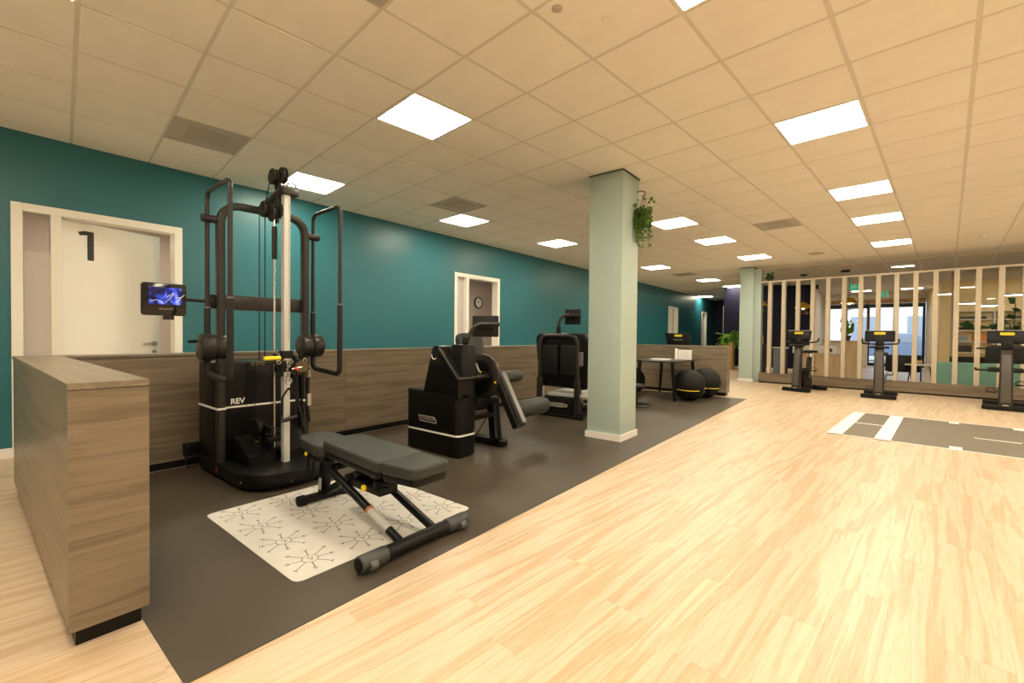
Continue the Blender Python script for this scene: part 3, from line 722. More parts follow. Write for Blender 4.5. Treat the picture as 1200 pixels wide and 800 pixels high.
MB().box(-3.87, -3.855, 1.50, 1.525, .283, .287).build('warning_sticker', 'yellow', cv)
MB().cyl((-3.78, 1.56, .24), (-3.78, 1.72, .24), .035, n=16, bev=.006).build('foot_roller', 'grip', T)
# tablet on its arm
tb = MB().cyl((XU-.02, YL-.03, 1.415), (XU-.04, 1.04, 1.42), .013, n=12).build('screen_arm', 'frame_dark', T)
MB().box(XU-.045, XU-.01, YL-.06, YL-.025, 1.36, 1.47, bev=.005).build('arm_clamp', 'black', tb)
XS = -4.045; c0, c1 = atx(165.5, 328, XS), atx(218.5, 371.5, XS)
ya, yb, za, zb = c0.y, c1.y, c1.z+.005, c0.z-.012
sc = MB().prism(rrect(ya, yb, za, zb, .022, 4), 'x', XS-.03, XS, bev=.004).build('tablet', 'screen_black', T)
MB().box(XS, XS+.0015, ya+.042, yb-.032, za+.082, zb-.032).build('display', 'screen_picture', sc)
for k, (p, q) in enumerate((((.045, .10), (.09, .115)), ((.15, .14), (.19, .17)), ((.19, .17), (.165, .125)), ((.165, .125), (.14, .10)), ((.20, .10), (.255, .16)), ((.20, .135), (.235, .138)))):
    MB().tube([(XS+.002, ya+p[0], za+p[1]), (XS+.002, (p[0]+q[0])/2+ya, (p[1]+q[1])/2+za), (XS+.002, ya+q[0], za+q[1])], .0022, 5).build('picture_line', 'stripe', sc)
text('lettering', 'TECHNOGYM', .014, (XS+.001, (ya+yb)/2+.01, za+.048), (PI/2, 0, PI/2), 'logo', sc)
MB().box(XS-.035, XS-.005, (ya+yb)/2-.005, (ya+yb)/2+.06, za-.03, za+.01, bev=.003).build('tablet_clip', 'frame_dark', sc)

# ================================================================== rug with printed figures
RZ = ZM+.003
rug = thing('floor_rug', 'light grey square rug printed with black spoked figures under the bench', 'rug', (-2.67, 1.56, ZM))
MB().prism(rrect(-3.275, -2.06, .975, 2.15, .05, 6), 'z', ZM, RZ, bev=.001, seg=1).build('mat_sheet', 'rug', rug)
def motif():
    m = MB(); w = .0022
    def seg(x0, y0, x1, y1, w=w):
        dx, dy = x1-x0, y1-y0; l = math.hypot(dx, dy); nx, ny = -dy/l*w, dx/l*w
        m.faces([(x0+nx, y0+ny, 0), (x0-nx, y0-ny, 0), (x1-nx, y1-ny, 0), (x1+nx, y1+ny, 0)], [(0, 1, 2, 3)])
    ring = [(.040*math.cos(a*PI/10), .040*math.sin(a*PI/10)) for a in range(20)]
    for k in range(20): seg(*ring[k], *ring[(k+1) % 20], .0017)
    for k in range(8):
        a = k*PI/4+.2; c, s_ = math.cos(a), math.sin(a); L = .105 if k % 2 else .125
        seg(.040*c, .040*s_, L*c, L*s_)
        tx, ty = L*c, L*s_
        seg(tx-.011*s_, ty+.011*c, tx+.011*s_, ty-.011*c, .003)
        if k % 3: seg(tx+.012*c-.009*s_, ty+.012*s_+.009*c, tx+.012*c+.009*s_, ty+.012*s_-.009*c, .0022)
    for a, b in ((-.014, .002), (.012, -.002), (.0, .012)): seg(a-.005, b-.003, a+.005, b+.003, .004)
    return m.mesh('printed_figure', 'ink', smooth=False)
mm = motif()
for x in (-3.137, -2.835, -2.533, -2.232):
    for y in (1.131, 1.433, 1.735, 2.040):
        o = bpy.data.objects.new('printed_figure', mm); COL.objects.link(o); o.parent = rug; o.location = (x+2.67, y-1.56, .0033); o.rotation_euler.z = .35

# ================================================================== weight bench
BY = 1.60
B = thing('weight_bench', 'adjustable weight bench with dark grey pads standing on the printed rug', 'weight bench', (-2.5, BY, RZ))
def pad(name, x0, x1, w0, w1, zc, tilt, th=.065, r=.05):
    cx = (x0+x1)/2; l = (x1-x0)/2
    p = MB().prism(rpoly([(-l, -w0/2), (l, -w1/2), (l, w1/2), (-l, w0/2)], r, 6), 'z', -th/2, th/2, bev=.015, seg=3)
    bmesh.ops.transform(p.bm, matrix=Matrix.Translation((cx, BY, zc)) @ Matrix.Rotation(tilt, 4, 'Y'), verts=p.bm.verts)
    o = p.build(name, 'pad', B)
    q = MB().prism(rpoly([(-l+.012, -w0/2+.012), (l-.012, -w1/2+.012), (l-.012, w1/2-.012), (-l+.012, w0/2-.012)], r*.8, 6), 'z', -th/2-.04, -th/2+.016, bev=.01)
    bmesh.ops.transform(q.bm, matrix=Matrix.Translation((cx, BY, zc)) @ Matrix.Rotation(tilt, 4, 'Y'), verts=q.bm.verts)
    q.build('pad_shell', 'black', o)
    return o
pad('seat_pad', -2.105, -1.815, .31, .26, .435, -.03)
pad('back_pad', -2.74, -2.09, .29, .33, .443, .03)
pad('head_pad', -3.13, -2.76, .24, .30, .405, .06, th=.075, r=.09)
MB().bar((-3.0, BY, .355), (-1.98, BY, .375), .07, .05, bev=.006).build('spine', 'black', B)
loop = MB().tube(fillet([(-1.93, 1.495, .035), (-2.60, 1.495, .265), (-2.72, 1.495, .295), (-2.72, 1.725, .295), (-2.60, 1.725, .265), (-1.93, 1.725, .035)], [0, .05, .12, .12, .05, 0], 8), .0245, 16).build('leg_loop', 'black', B)
def on_leg(t): return Vector((-1.93-.67*t, 1.495, .035+.23*t))
a, b = on_leg(.20), on_leg(.46)
MB().cyl(a, b, .0252, n=18).build('rating_label', 'label_grey', loop); MB().cyl(b, on_leg(.49), .0252, n=18).build('orange_band', 'band', loop)
ff = MB().cyl((-1.905, 1.28, .05), (-1.905, 1.87, .05), .037, n=20).build('front_foot', 'black', B)
for y0, y1, sgn in ((1.205, 1.36, -1), (1.775, 1.93, 1)):
    c = MB().cyl((-1.905, y0, .05), (-1.905, y1, .05), .043, n=22, bev=.007).build('foot_cap', 'capgrey', ff)
    ym = (y0+y1)/2+sgn*.02
    MB().cyl((-1.868, ym-.02, .042), (-1.868, ym+.02, .042), .024, n=16, bev=.004).build('wheel', 'wheel_grey', c)
    MB().cyl((-1.905, y0-.004 if sgn < 0 else y1, .05), (-1.905, y0 if sgn < 0 else y1+.004, .05), .034, n=20).build('end_disc', 'rubber_black', c)
rf = MB().cyl((-2.965, 1.42, .04), (-2.965, 1.78, .04), .029, n=18).build('rear_foot', 'black', B)
for y in (1.415, 1.74): MB().cyl((-2.965, y, .041), (-2.965, y+.05, .041), .035, n=20, bev=.006).build('foot_cap', 'rubber_black', rf)
MB().bar((-2.965, BY, .05), (-2.93, BY, .36), .07, .045, bev=.006).build('rear_post', 'black', B)
MB().bar((-2.955, BY-.038, .09), (-2.945, BY-.038, .17), .004, .035).build('rating_label', 'label_grey', B)
MB().tube(fillet([(-2.98, BY-.10, .34), (-3.0, BY-.10, .24), (-2.98, BY-.08, .16), (-2.94, BY-.08, .34)], .03), .011, 8).build('lift_handle', 'rubber_black', B)
MB().bar((-2.95, BY, .06), (-2.55, BY, .27), .045, .045, bev=.005).build('brace', 'black', B)
adj = MB().box(-2.50, -2.16, BY-.10, BY+.03, .235, .29, bev=.012).build('adjuster', 'black', B)
for x, z in ((-2.48, .29), (-2.38, .33), (-2.18, .31)): MB().cyl((x, BY-.12, z), (x, BY+.1, z), .022, n=14, bev=.004).build('adjuster_bolt', 'rubber_black', adj)
MB().cyl((-2.31, BY-.115, .26), (-2.31, BY-.098, .26), .019, n=18, bev=.003).build('yellow_knob', 'yellow', adj)
MB().tube([(-2.20, BY-.09, .30), (-2.06, BY-.09, .335)], .008, 8).build('lever', 'black', adj)
MB().bar((-2.45, BY, .28), (-2.50, BY, .36), .06, .05).bar((-2.22, BY, .28), (-2.15, BY, .37), .06, .05).build('pad_bracket', 'black', B)
MB().cyl((-2.97, BY-.13, .352), (-2.97, BY-.10, .352), .014, n=14).build('yellow_knob', 'yellow', B)

# ================================================================== leg curl machine
K = thing('leg_curl_machine', 'black leg curl machine with cylinder roller pad and small screen on bent neck', 'gym machine', (-3.3, 3.15, ZM))
y0, y1 = 2.905, 3.165
lowc = rrect(-3.735, -2.965, y0, y1, .065, 6)
case = MB().prism(lowc, 'z', .015, .60, bev=.006).build('weight_case', 'black_panel', K)
MB().prism(rpoly([(-3.48, .55), (-2.965, .55), (-2.965, .76), (-3.235, 1.065), (-3.33, 1.06)], [.02, .02, .03, .06, .07], 6), 'y', y0+.002, y1-.06, bev=.008).build('case_fin', 'black_panel', case)
MB().prism(rrect(-3.737, -2.963, y0-.002, y1+.002, .066, 6), 'z', .205, .222).build('stripe', 'stripe', case)
MB().torus((-3.30, y0-.001, .965), .036, .0035, 'y', a0=.9*PI, a1=1.75*PI, n=16, m=6).build('emblem_ring', 'stripe', case)
lg = text('lettering', 'TECHNOGYM', .034, (-3.40, y0-.0016, .333), (PI/2, 0, 0), 'logo', case)
MB().faces([(-3.535, y0-.0003, .362), (-3.29, y0-.0003, .362), (-3.262, y0-.0003, .33), (-3.262, y0-.0003, .300), (-3.51, y0-.0003, .300)], [(0, 1, 2, 3, 4)]).build('logo_border', 'logo', case, smooth=False)
MB().faces([(-3.525, y0-.0006, .352), (-3.30, y0-.0006, .352), (-3.275, y0-.0006, .325), (-3.272, y0-.0006, .310), (-3.502, y0-.0006, .310)], [(0, 1, 2, 3, 4)]).build('logo_plate', 'rubber_black', case, smooth=False)
MB().box(-3.72, -3.42, y0+.01, y1-.01, .598, .612, bev=.004).build('case_lid', 'pad_dark', case)
MB().tube(fillet([(-3.225, y0-.004, 1.035), (-2.955, y0-.004, .755), (-2.95, 3.31, .765)], [0, .02, 0]), .016, 10).build('guard_bar', 'frame_dark', K)
tw = MB().prism(rrect(-3.165, -2.9645, 2.98, 3.1655, .06, 6), 'z', .25, 1.075, bev=.006).build('tower', 'black', K)
MB().cyl((-3.0, 3.15, .755), (-3.0, 3.33, .755), .05, n=20, bev=.008).build('pivot_hub', 'black', K)
MB().obox((-3.0, 3.20, .85), (.02, .015, .09), (0, -.5, 0), bev=.004).build('range_lever', 'label_grey', tw)
MB().cyl((-2.985, 3.22, .805), (-2.985, 3.235, .805), .008, n=10).build('yellow_mark', 'yellow', tw)
disc = MB().cyl((-3.07, 3.33, .745), (-3.07, 3.375, .745), .232, n=48, bev=.006).build('cam_disc', 'frame_dark', K)
MB().cyl((-3.07, 3.318, .745), (-3.07, 3.332, .745), .17, n=40, bev=.004).build('cam_plate', 'black', disc)
MB().box(-2.945, -2.925, 3.316, 3.331, .72, .85, bev=.004).build('slot', 'rubber_black', disc); MB().cyl((-2.875, 3.322, .70), (-2.875, 3.332, .70), .010, n=10).build('bolt', 'yellow', disc)
arm_ = MB().bar((-2.93, 3.41, .80), (-2.625, 3.41, .275), .075, .135, bev=.008, up=(0, 1, 0)).build('lever_arm', 'black', K)
MB().bar((-2.835, 3.41, .80), (-2.565, 3.41, .335), .055, .004, up=(.865, 0, .50)).build('arm_face', 'greymetal', arm_)
def roll(name, x, z, ya, yb, r, m='pad'):
    o = MB().lathe([(0, 0), (r*.45, 0), (r*.5, .012), (r*.86, .006), (r, .04), (r, yb-ya-.04), (r*.86, yb-ya-.006), (r*.5, yb-ya-.012), (0, yb-ya)], c=(x, ya, z), M=Matrix.Rotation(-PI/2, 4, 'X'), n=28).build(name, m, K)
    return o
roll('roller_pad', -2.755, .415, 3.48, 4.02, .092)
MB().cyl((-2.755, 3.42, .415), (-2.755, 3.50, .415), .022, n=14).build('roller_axle', 'black', K)
roll('thigh_pad', -2.93, .735, 3.42, 3.80, .060)
MB().prism([(-3.02, .62), (-2.95, .62), (-2.90, .69), (-2.99, .71)], 'y', 3.55, 3.62, bev=.006).build('pad_bracket', 'black', K)
MB().prism(rrect(-3.72, -2.93, 3.50, 3.63, .05, 5), 'z', .005, .075, bev=.012).build('floor_beam', 'black', K)
MB().bar((-3.06, 3.56, .07), (-3.13, 3.56, .68), .10, .09, bev=.008, up=(1, 0, 0)).build('seat_post', 'black', K)
MB().bar((-3.03, 3.512, .09), (-3.10, 3.512, .60), .003, .075, up=(1, 0, 0)).build('post_plate', 'greymetal', K)
MB().prism(rrect(-3.60, -3.08, 3.48, 3.90, .06, 5), 'z', .50, .58, bev=.02, seg=3).build('seat_pad', 'pad', K)
p = MB().prism(rrect(-.20, .20, -.33, .33, .09, 6), 'z', -.04, .04, bev=.02, seg=3)
bmesh.ops.transform(p.bm, matrix=Matrix.Translation((-3.56, 3.70, .86)) @ Matrix.Rotation(PI/2, 4, 'Z') @ Matrix.Rotation(PI/2-.15, 4, 'X'), verts=p.bm.verts)
p.build('backrest', 'pad', K)
MB().bar((-3.62, 3.62, .06), (-3.66, 3.66, .80), .08, .07, bev=.006).bar((-3.66, 3.66, .55), (-3.10, 3.60, .47), .06, .06, bev=.006).build('back_post', 'black', K)
MB().box(-3.14, -2.96, 3.17, 3.50, .46, .54, bev=.01).box(-3.12, -2.99, 3.17, 3.50, .33, .36, bev=.006).build('link_beam', 'black', K)
MB().tube([(-3.05, 3.20, .12), (-3.10, 3.48, .33)], .006, 6).build('stay_cable', 'rubber_black', K)
nk = MB().tube(fillet([(-3.05, 3.08, 1.07), (-3.04, 3.13, 1.19), (-2.98, 3.17, 1.275), (-2.80, 3.30, 1.275)], [0, .05, .07, 0]), .021, 12).build('screen_neck', 'frame_dark', K)
MB().cyl((-3.05, 3.08, 1.075), (-3.047, 3.09, 1.15), .031, n=18, bev=.006).build('neck_collar', 'black', nk)
# small screen turned away from the viewer
def small_screen(par, c, nrm_ang, w, h_, tilt=0):
    R = Matrix.Translation(c) @ Matrix.Rotation(nrm_ang, 4, 'Z') @ Matrix.Rotation(tilt, 4, 'X')
    m = MB().prism(rrect(-w/2, w/2, -h_/2, h_/2, .014, 4), 'y', -.018, .018, bev=.006); bmesh.ops.transform(m.bm, matrix=R, verts=m.bm.verts)
    o = m.build('screen', 'pad_dark', par)
    m = MB().prism(rrect(-w*.33, w*.33, -h_*.16, h_*.12, .02, 5), 'y', -.032, -.016, bev=.006); bmesh.ops.transform(m.bm, matrix=R, verts=m.bm.verts); m.build('screen_mount', 'black', o)
    m = MB().box(-w/2+.012, w/2-.012, .0181, .0192, -h_/2+.02, h_/2-.012); bmesh.ops.transform(m.bm, matrix=R, verts=m.bm.verts); m.build('display', 'screen_black', o)
    return o
cs = aty(569, 382.5, 3.34); small_screen(nk, cs, .62, .265, .215)

# ================================================================== leg press machine
Q = thing('leg_press_machine', 'black seated press machine seen from behind its tall rounded backrest', 'gym machine', (-3.4, 5.6, ZM))
YB = 5.42
sh = MB().prism(rpoly([(-3.86, .42), (-3.02, .40), (-3.0, 1.06), (-3.08, 1.20), (-3.86, 1.21), (-3.93, 1.14)], [.10, .10, .04, .10, .07, .05], 6), 'y', YB+.05, YB+.24, bev=.03, seg=3).build('back_shell', 'black', Q)
MB().prism(rpoly([(-3.80, .47), (-3.12, .47), (-3.12, 1.16), (-3.80, 1.16)], .10, 6), 'y', YB+.02, YB+.052, bev=.012).build('back_panel', 'black_panel', sh)
for a, b in ((-3.77, -3.49), (-3.44, -3.17)): MB().prism(rrect(a, b, .60, 1.03, .03, 4), 'y', YB-.015, YB+.03, bev=.012).build('storage_pocket', 'pad_dark', sh)
MB().tube(fillet([(-3.80, YB, .10), (-3.80, YB, 1.165), (-3.16, YB, 1.165), (-3.16, YB, .10)], [0, .16, .16, 0], 8), .032, 14).build('back_frame', 'frame_dark', Q)
for x in (-3.80, -3.16): MB().box(x-.04, x+.04, YB-.03, YB+.05, .05, .55, bev=.006).build('post', 'frame_dark', Q)
MB().box(-3.75, -3.72, YB-.005, YB+.005, .16, .42).build('post_plate', 'label_grey', Q)
MB().box(-3.14, -3.09, YB-.02, YB+.05, .74, .94, bev=.01).build('side_bracket', 'greymetal', Q)
MB().box(-3.98, -3.02, YB-.09, YB-.02, .005, .05, bev=.01).build('floor_beam', 'black', Q)
MB().box(-3.80, -3.10, YB-.02, YB+.9, .03, .10, bev=.01).box(-3.72, -3.22, YB-.03, YB+.2, .10, .27, bev=.012).build('rail_base', 'black', Q)
MB().box(-3.68, -3.0, YB+.0, YB+.62, .285, .345, bev=.02).build('seat_cushion', 'label_grey', Q)
for x in (-3.58, -3.14): MB().cyl((x, YB+.1, .19), (x, YB+.95, .19), .02, n=12).build('guide_rail', 'chrome', Q)
MB().prism([(-3.62, .145), (-3.64, .195), (-3.40, .205), (-3.30, .19), (-3.30, .155), (-3.40, .14)], 'y', YB-.036, YB-.031).build('logo_plate', 'logo', Q)
text('lettering', 'TECHNOGYM', .044, (-3.465, YB-.037, .172), (PI/2, 0, 0), 'black', Q)
MB().box(-3.10, -3.0, YB+.5, YB+.9, .005, .05).box(-3.75, -3.06, YB+1.2, YB+1.34, .005, .07, bev=.01).box(-3.50, -3.38, YB+.9, YB+1.3, .03, .10).build('front_base', 'black', Q)
MB().prism([(-3.70, .25), (-3.12, .25), (-3.12, .85), (-3.70, .85)], 'y', YB+1.22, YB+1.27, bev=.01).build('foot_plate', 'black', Q)
MB().box(-3.45, -3.36, YB+1.25, YB+1.33, .06, .6, bev=.01).build('foot_post', 'black', Q)
for x in (-3.90, -2.98):
    MB().tube(fillet([(x, YB+.3, .40), (x, YB+.55, .42), (x, YB+.62, .62)], .05), .02, 10).build('hand_grip', 'grip', Q)
MB().tube(fillet([(-3.03, YB+.2, 1.0), (-2.98, YB+.3, 1.14), (-3.0, YB+.28, 1.26)], .05), .022, 8).build('range_lever', 'black', Q)
nk2 = MB().tube(fillet([(-3.50, YB+.03, 1.17), (-3.50, YB+.03, 1.36), (-3.45, YB+.05, 1.46), (-3.26, YB+.19, 1.455)], [0, .05, .06, 0]), .022, 12).build('screen_neck', 'frame_dark', Q)
MB().cyl((-3.50, YB+.03, 1.20), (-3.50, YB+.03, 1.30), .033, n=18, bev=.006).build('neck_collar', 'black', nk2)
cs = aty(671.5, 371.5, YB+.24); small_screen(nk2, cs, .30, .235, .225)

# ================================================================== table corner
t = thing('table', 'small dark table with slanted legs in front of the far low wall', 'table', (-3.0, 8.55, ZM))
tx0, tx1, ty0, ty1, th = -3.42, -2.61, 7.90, 9.24, .725
MB().box(tx0, tx1, ty0, ty1, th-.028, th, bev=.006).build('table_top', 'frame_dark', t)
for x, y, dx, dy in ((tx0+.10, ty0+.10, -.05, -.04), (tx1-.10, ty0+.08, .05, -.0), (tx0+.10, ty1-.10, -.05, .03), (tx1-.10, ty1-.10, .05, .03)):
    MB().bar((x+dx, y+dy, ZM+.004), (x, y, th-.028), .036, .036, bev=.004, q_scale=1.5).build('leg', 'black', t)
MB().box(tx0+.08, tx1-.08, ty1-.12, ty1-.09, .08, .10).build('stretcher', 'black', t)
p = atz(802, 420.5, th)
cardp = Vector((-2.80, 8.75, th))
cs = thing('card_stand', 'white printed card stand on the small dark table', 'card', cardp)
MB().obox((-.10, 0, .105), (.05, .006, .21), (0, 0, .5)).build('card', 'paper', cs, local=True); MB().obox((.06, .01, .095), (.26, .006, .19), (0, 0, -.05)).build('card', 'paper', cs, local=True)
for k in range(5): MB().obox((.06, .0062, .15-.028*k), (.16+.03*(k % 2), .0008, .005), (0, 0, -.05)).build('print_line', 'label_grey', cs, local=True)
MB().obox((.06, .012, .198), (.20, .012, .012), (0, 0, -.05)).build('clip', 'black', cs, local=True)
pp = MB().obox((-3.10, 8.45, th+.006), (.34, .26, .010), (0, 0, .1), bev=.002).build('paper_stack', 'paper'); tag(pp, 'flat white papers lying on the small dark table', 'papers')
def gymball(c, ang, label):
    b = thing('exercise_ball', label, 'exercise ball', (c[0], c[1], ZM), ang, 'black exercise balls')
    R = .282
    o = MB().ball((0, 0, R), R, n=40).build('ball_cover', 'rubber_black', b, local=True, angle=80)
    M = Matrix.Rotation(.12, 4, 'X')
    s_ = MB(); pts = []
    for k in range(15):
        a = -PI/2-1.05+k*.11; pts.append(M @ Vector((R*math.cos(a)*.985, R*math.sin(a)*.985, -.05)) + Vector((0, 0, R)))
    s_.tube(pts, .0062, 6).build('yellow_band', 'yellow', o, local=True)
    for k in range(3):
        a = -PI/2+1.15; z = R-.05-.06*k; rr = math.sqrt(max(0, R*R-(z-R)**2))
        MB().ball((rr*math.cos(a), rr*math.sin(a), z), .011, n=10).build('stud', 'steel', o, local=True)
    return b
gymball((-2.53, 8.36), .45, 'black exercise ball with a yellow stripe, front one of the pair beside the table leg')
gymball((-2.42, 8.98), .9, 'black exercise ball tucked behind the front ball, against the far low wall')
gymball((-3.66, 8.36), .3, 'black exercise ball left of the table, half hidden by the mint column')
st = thing('floor_pedestal', 'low black pedestal foot on the mat between the mint column and the table', 'pedestal', (-2.99, 7.1, ZM))
MB().lathe([(0, .001), (.21, .001), (.22, .012), (.20, .03), (.06, .05), (0, .05)], c=(-2.99, 7.1, ZM), n=28).build('foot_plate', 'black', st)
MB().cyl((-3.02, 7.12, .05), (-3.04, 7.14, .30), .03, n=16).build('stem', 'black', st)
MB().lathe([(0, 0), (.15, 0), (.17, .03), (.15, .06), (0, .065)], c=(-3.04, 7.14, .30), n=24).build('pad', 'pad_dark', st)
# console standing behind the far low wall
cn = thing('console_stand', 'black training console with yellow badge rising behind the far low wall', 'console', (-3.35, 10.35, 0))
MB().box(-3.55, -3.20, 10.30, 10.80, .0005, .05, bev=.01).build('foot', 'black', cn)
MB().bar((-3.40, 10.5, .05), (-3.40, 10.40, 1.0), .10, .08, bev=.01).build('post', 'black', cn)
dp = MB().prism(rpoly([(-3.62, .93), (-3.10, .93), (-3.135, 1.235), (-3.70, 1.245)], .012, 3), 'y', 10.33, 10.37, bev=.006).build('display_back', 'black', cn)
MB().prism(rrect(-3.47, -3.30, 1.165, 1.21, .018, 4), 'y', 10.324, 10.331).build('badge', 'yellow', dp)
text('lettering', 'TECHNOGYM', .034, (-3.39, 10.329, 1.09), (PI/2, 0, 0), 'logo', dp)

# ================================================================== hanging plant on the column
hp = thing('hanging_plant', 'green trailing plant in a pot hung from a hook on the mint column', 'plant', (-2.06, 4.93, 2.5))
hx, hy = -2.035, 4.93
MB().tube([(-2.115, hy, 2.84), (-2.07, hy, 2.845), (hx+.01, hy, 2.83), (hx+.02, hy, 2.80), (hx, hy, 2.775), (hx-.015, hy, 2.79)], .006, 8).build('hook', 'frame_dark', hp)
hang = MB()
for a in (0, 2.1, 4.2): hang.tube([(hx, hy, 2.78), (hx+.07*math.cos(a), hy+.07*math.sin(a), 2.60)], .003, 5)
hang.build('hanger', 'frame_dark', hp)
MB().lathe([(0, 2.50), (.05, 2.50), (.072, 2.61), (.066, 2.61), (.05, 2.53), (0, 2.53)], c=(hx, hy, 0), n=20).build('pot', 'pot', hp)
random.seed(11)
def leaves(spots, name, m, par, size, local=False):
    """flat folded leaves, each a few faces"""
    mb = MB()
    for c, d, s_ in spots:
        d = Vector(d).normalized(); up = Vector((random.uniform(-1, 1), random.uniform(-1, 1), random.uniform(.2, 1))); x = d.cross(up).normalized(); n = x.cross(d)
        L, w = size*s_, size*s_*.42; c = Vector(c)
        mb.faces([c, c+d*L*.45+x*w+n*L*.08, c+d*L, c+d*L*.45-x*w+n*L*.08, c+d*L*.5-n*L*.04], [(0, 1, 4), (1, 2, 4), (2, 3, 4), (3, 0, 4)])
    return mb.build(name, m, par, angle=60, local=local)
vines = MB(); sp = []
for k in range(26):
    a = random.uniform(0, 2*PI); r = random.uniform(.05, .10); ln = random.uniform(.08, .42)
    p0 = Vector((hx+r*.6*math.cos(a), hy+r*.6*math.sin(a), 2.60)); p1 = Vector((hx+r*1.05*math.cos(a), hy+r*1.05*math.sin(a), 2.62))
    pts = [p0, p1] + [Vector((max(hx+r*1.1*math.cos(a)+random.uniform(-.012, .012), -2.10), hy+r*1.1*math.sin(a)+random.uniform(-.012, .012), 2.60-ln*q/5)) for q in range(1, 6)]
    vines.tube(pts, .0022, 4)
    for q in range(len(pts)-1):
        for _ in range(4):
            t_ = random.random(); c = pts[q].lerp(pts[q+1], t_); d = Vector((random.uniform(-1, 1), random.uniform(-1, 1), random.uniform(-.9, .2)))
            if c.x+d.x*.04 < -2.112: d.x = abs(d.x)
            sp.append((c, d, random.uniform(.7, 1.2)))
for k in range(40):
    a = random.uniform(0, 2*PI); c = Vector((hx+.05*math.cos(a), hy+.05*math.sin(a), 2.62)); d = Vector((math.cos(a), math.sin(a), random.uniform(.4, 1.5)))
    c = c+d*random.uniform(0, .07)
    if c.x < -2.09: continue
    sp.append((c, d, 1))
vines.build('stems', 'leaf', hp); o = leaves(sp, 'leaves', 'leaf', hp, .042); o['kind'] = 'stuff'

# ================================================================== exercise bikes
def bike_common(b):
    MB().bar((-.27, 0, .045), (.27, 0, .045), .11, .075, bev=.012).build('front_foot', 'black', b, local=True)
    MB().bar((-.27, .82, .045), (.27, .82, .045), .11, .075, bev=.012).build('rear_foot', 'black', b, local=True)
    MB().bar((0, .0, .075), (0, .82, .075), .10, .07, bev=.012).build('main_beam', 'black', b, local=True)
    po = MB().bar((0, -.005, .06), (0, .09, 1.08), .165, .12, bev=.025, up=(0, 1, 0), q_scale=.86).build('front_post', 'frame_dark', b, local=True)
    MB().bar((0, -.066, .14), (0, .012, .92), .12, .012, bev=.003, up=(0, 1, 0), q_scale=.9).build('post_face', 'post_grey', po, local=True)
    MB().box(-.035, .035, -.062, -.054, .085, .10).build('badge', 'label_grey', po, local=True)
    d = MB().obox((0, .085, 1.215), (.46, .05, .215), (-.25, 0, 0), bev=.016).build('console', 'black', b, local=True)
    M = Matrix.Translation((0, .085, 1.215)) @ Matrix.Rotation(-.25, 4, 'X')
    m = MB().prism(rrect(-.085, .085, .025, .072, .02, 4), 'y', -.033, -.0245, bev=.002); bmesh.ops.transform(m.bm, matrix=M, verts=m.bm.verts); m.build('yellow_badge', 'yellow', d, local=True)
    m = MB().box(-.21, .21, .0252, .0262, -.085, .085); bmesh.ops.transform(m.bm, matrix=M, verts=m.bm.verts); m.build('display', 'screen_black', d, local=True)
    m = MB().box(-.225, .225, -.02, .02, .106, .112); bmesh.ops.transform(m.bm, matrix=M, verts=m.bm.verts); m.build('top_edge', 'label_grey', d, local=True)
    t_ = text('lettering', 'TECHNOGYM', .02, (0, .01, 1.265), (PI/2-.25, 0, 0), 'black', d); t_.location = M @ Vector((0, -.0335, .049))
    MB().obox((0, .06, 1.08), (.13, .10, .16), (-.1, 0, 0), bev=.02).build('console_neck', 'black', b, local=True)
def upright_bike(label, loc, rz, group='exercise bikes'):
    b = thing('exercise_bike', label, 'exercise bike', (0, 0, 0), 0, group); bike_common(b)
    hb = MB().tube(fillet([(0, .06, 1.06), (.14, .08, 1.06), (.26, .10, 1.07), (.28, .30, 1.09), (.28, .34, 1.16)], .05), .017, 10).tube(fillet([(0, .06, 1.06), (-.14, .08, 1.06), (-.26, .10, 1.07), (-.28, .30, 1.09), (-.28, .34, 1.16)], .05), .017, 10)
    hb.build('handlebar', 'grip', b, local=True)
    MB().cyl((-.15, -.01, 1.0), (.15, -.01, 1.0), .022, n=12).build('tilt_knob', 'black', b, local=True)
    MB().bar((0, .50, .08), (0, .62, .74), .11, .09, bev=.015, up=(0, 1, 0), q_scale=.8).build('seat_tube', 'frame_dark', b, local=True)
    MB().cyl((0, .60, .66), (0, .63, .84), .022, n=12).build('seat_pin', 'chrome', b, local=True)
    MB().prism(rpoly([(-.05, .38), (.05, .38), (.12, .66), (.10, .78), (-.10, .78), (-.12, .66)], .03, 4), 'z', .83, .885, bev=.016).build('saddle', 'pad_dark', b, local=True)
    MB().prism(rpoly([(.18, .12), (.62, .12), (.60, .34), (.42, .52), (.22, .48)], .08, 5), 'x', -.065, .065, bev=.012).build('drive_housing', 'black', b, local=True)
    for s_ in (-1, 1):
        c = MB().bar((s_*.085, .40, .30), (s_*.10, .40+s_*.02, .30+s_*.155), .02, .03, bev=.004).build('crank', 'greymetal', b, local=True)
        MB().box(s_*.155-.05, s_*.155+.05, .36+s_*.02, .46+s_*.02, .285+s_*.155, .305+s_*.155, bev=.005).build('pedal', 'black', c, local=True)
        MB().torus((s_*.155, .41+s_*.02, .31+s_*.155), .052, .006, 'y', a0=0, a1=PI, n=12, m=6).build('pedal_strap', 'rubber_black', c, local=True)
    MB().ball((.085, .47, .42), .025, n=10).build('brake_knob', 'yellow', b, local=True)
    b.location = loc; b.rotation_euler.z = rz
    return b
upright_bike('leftmost upright exercise bike in front of the slat screen', atz(933, 459.0, 0), -.30)
upright_bike('middle upright exercise bike in front of the slat screen', atz(1029, 467.3, 0), -.06)
rb = thing('recumbent_bike', 'recumbent exercise bike with a broad backrest at the right edge', 'exercise bike', (0, 0, 0), 0, 'exercise bikes'); bike_common(rb)
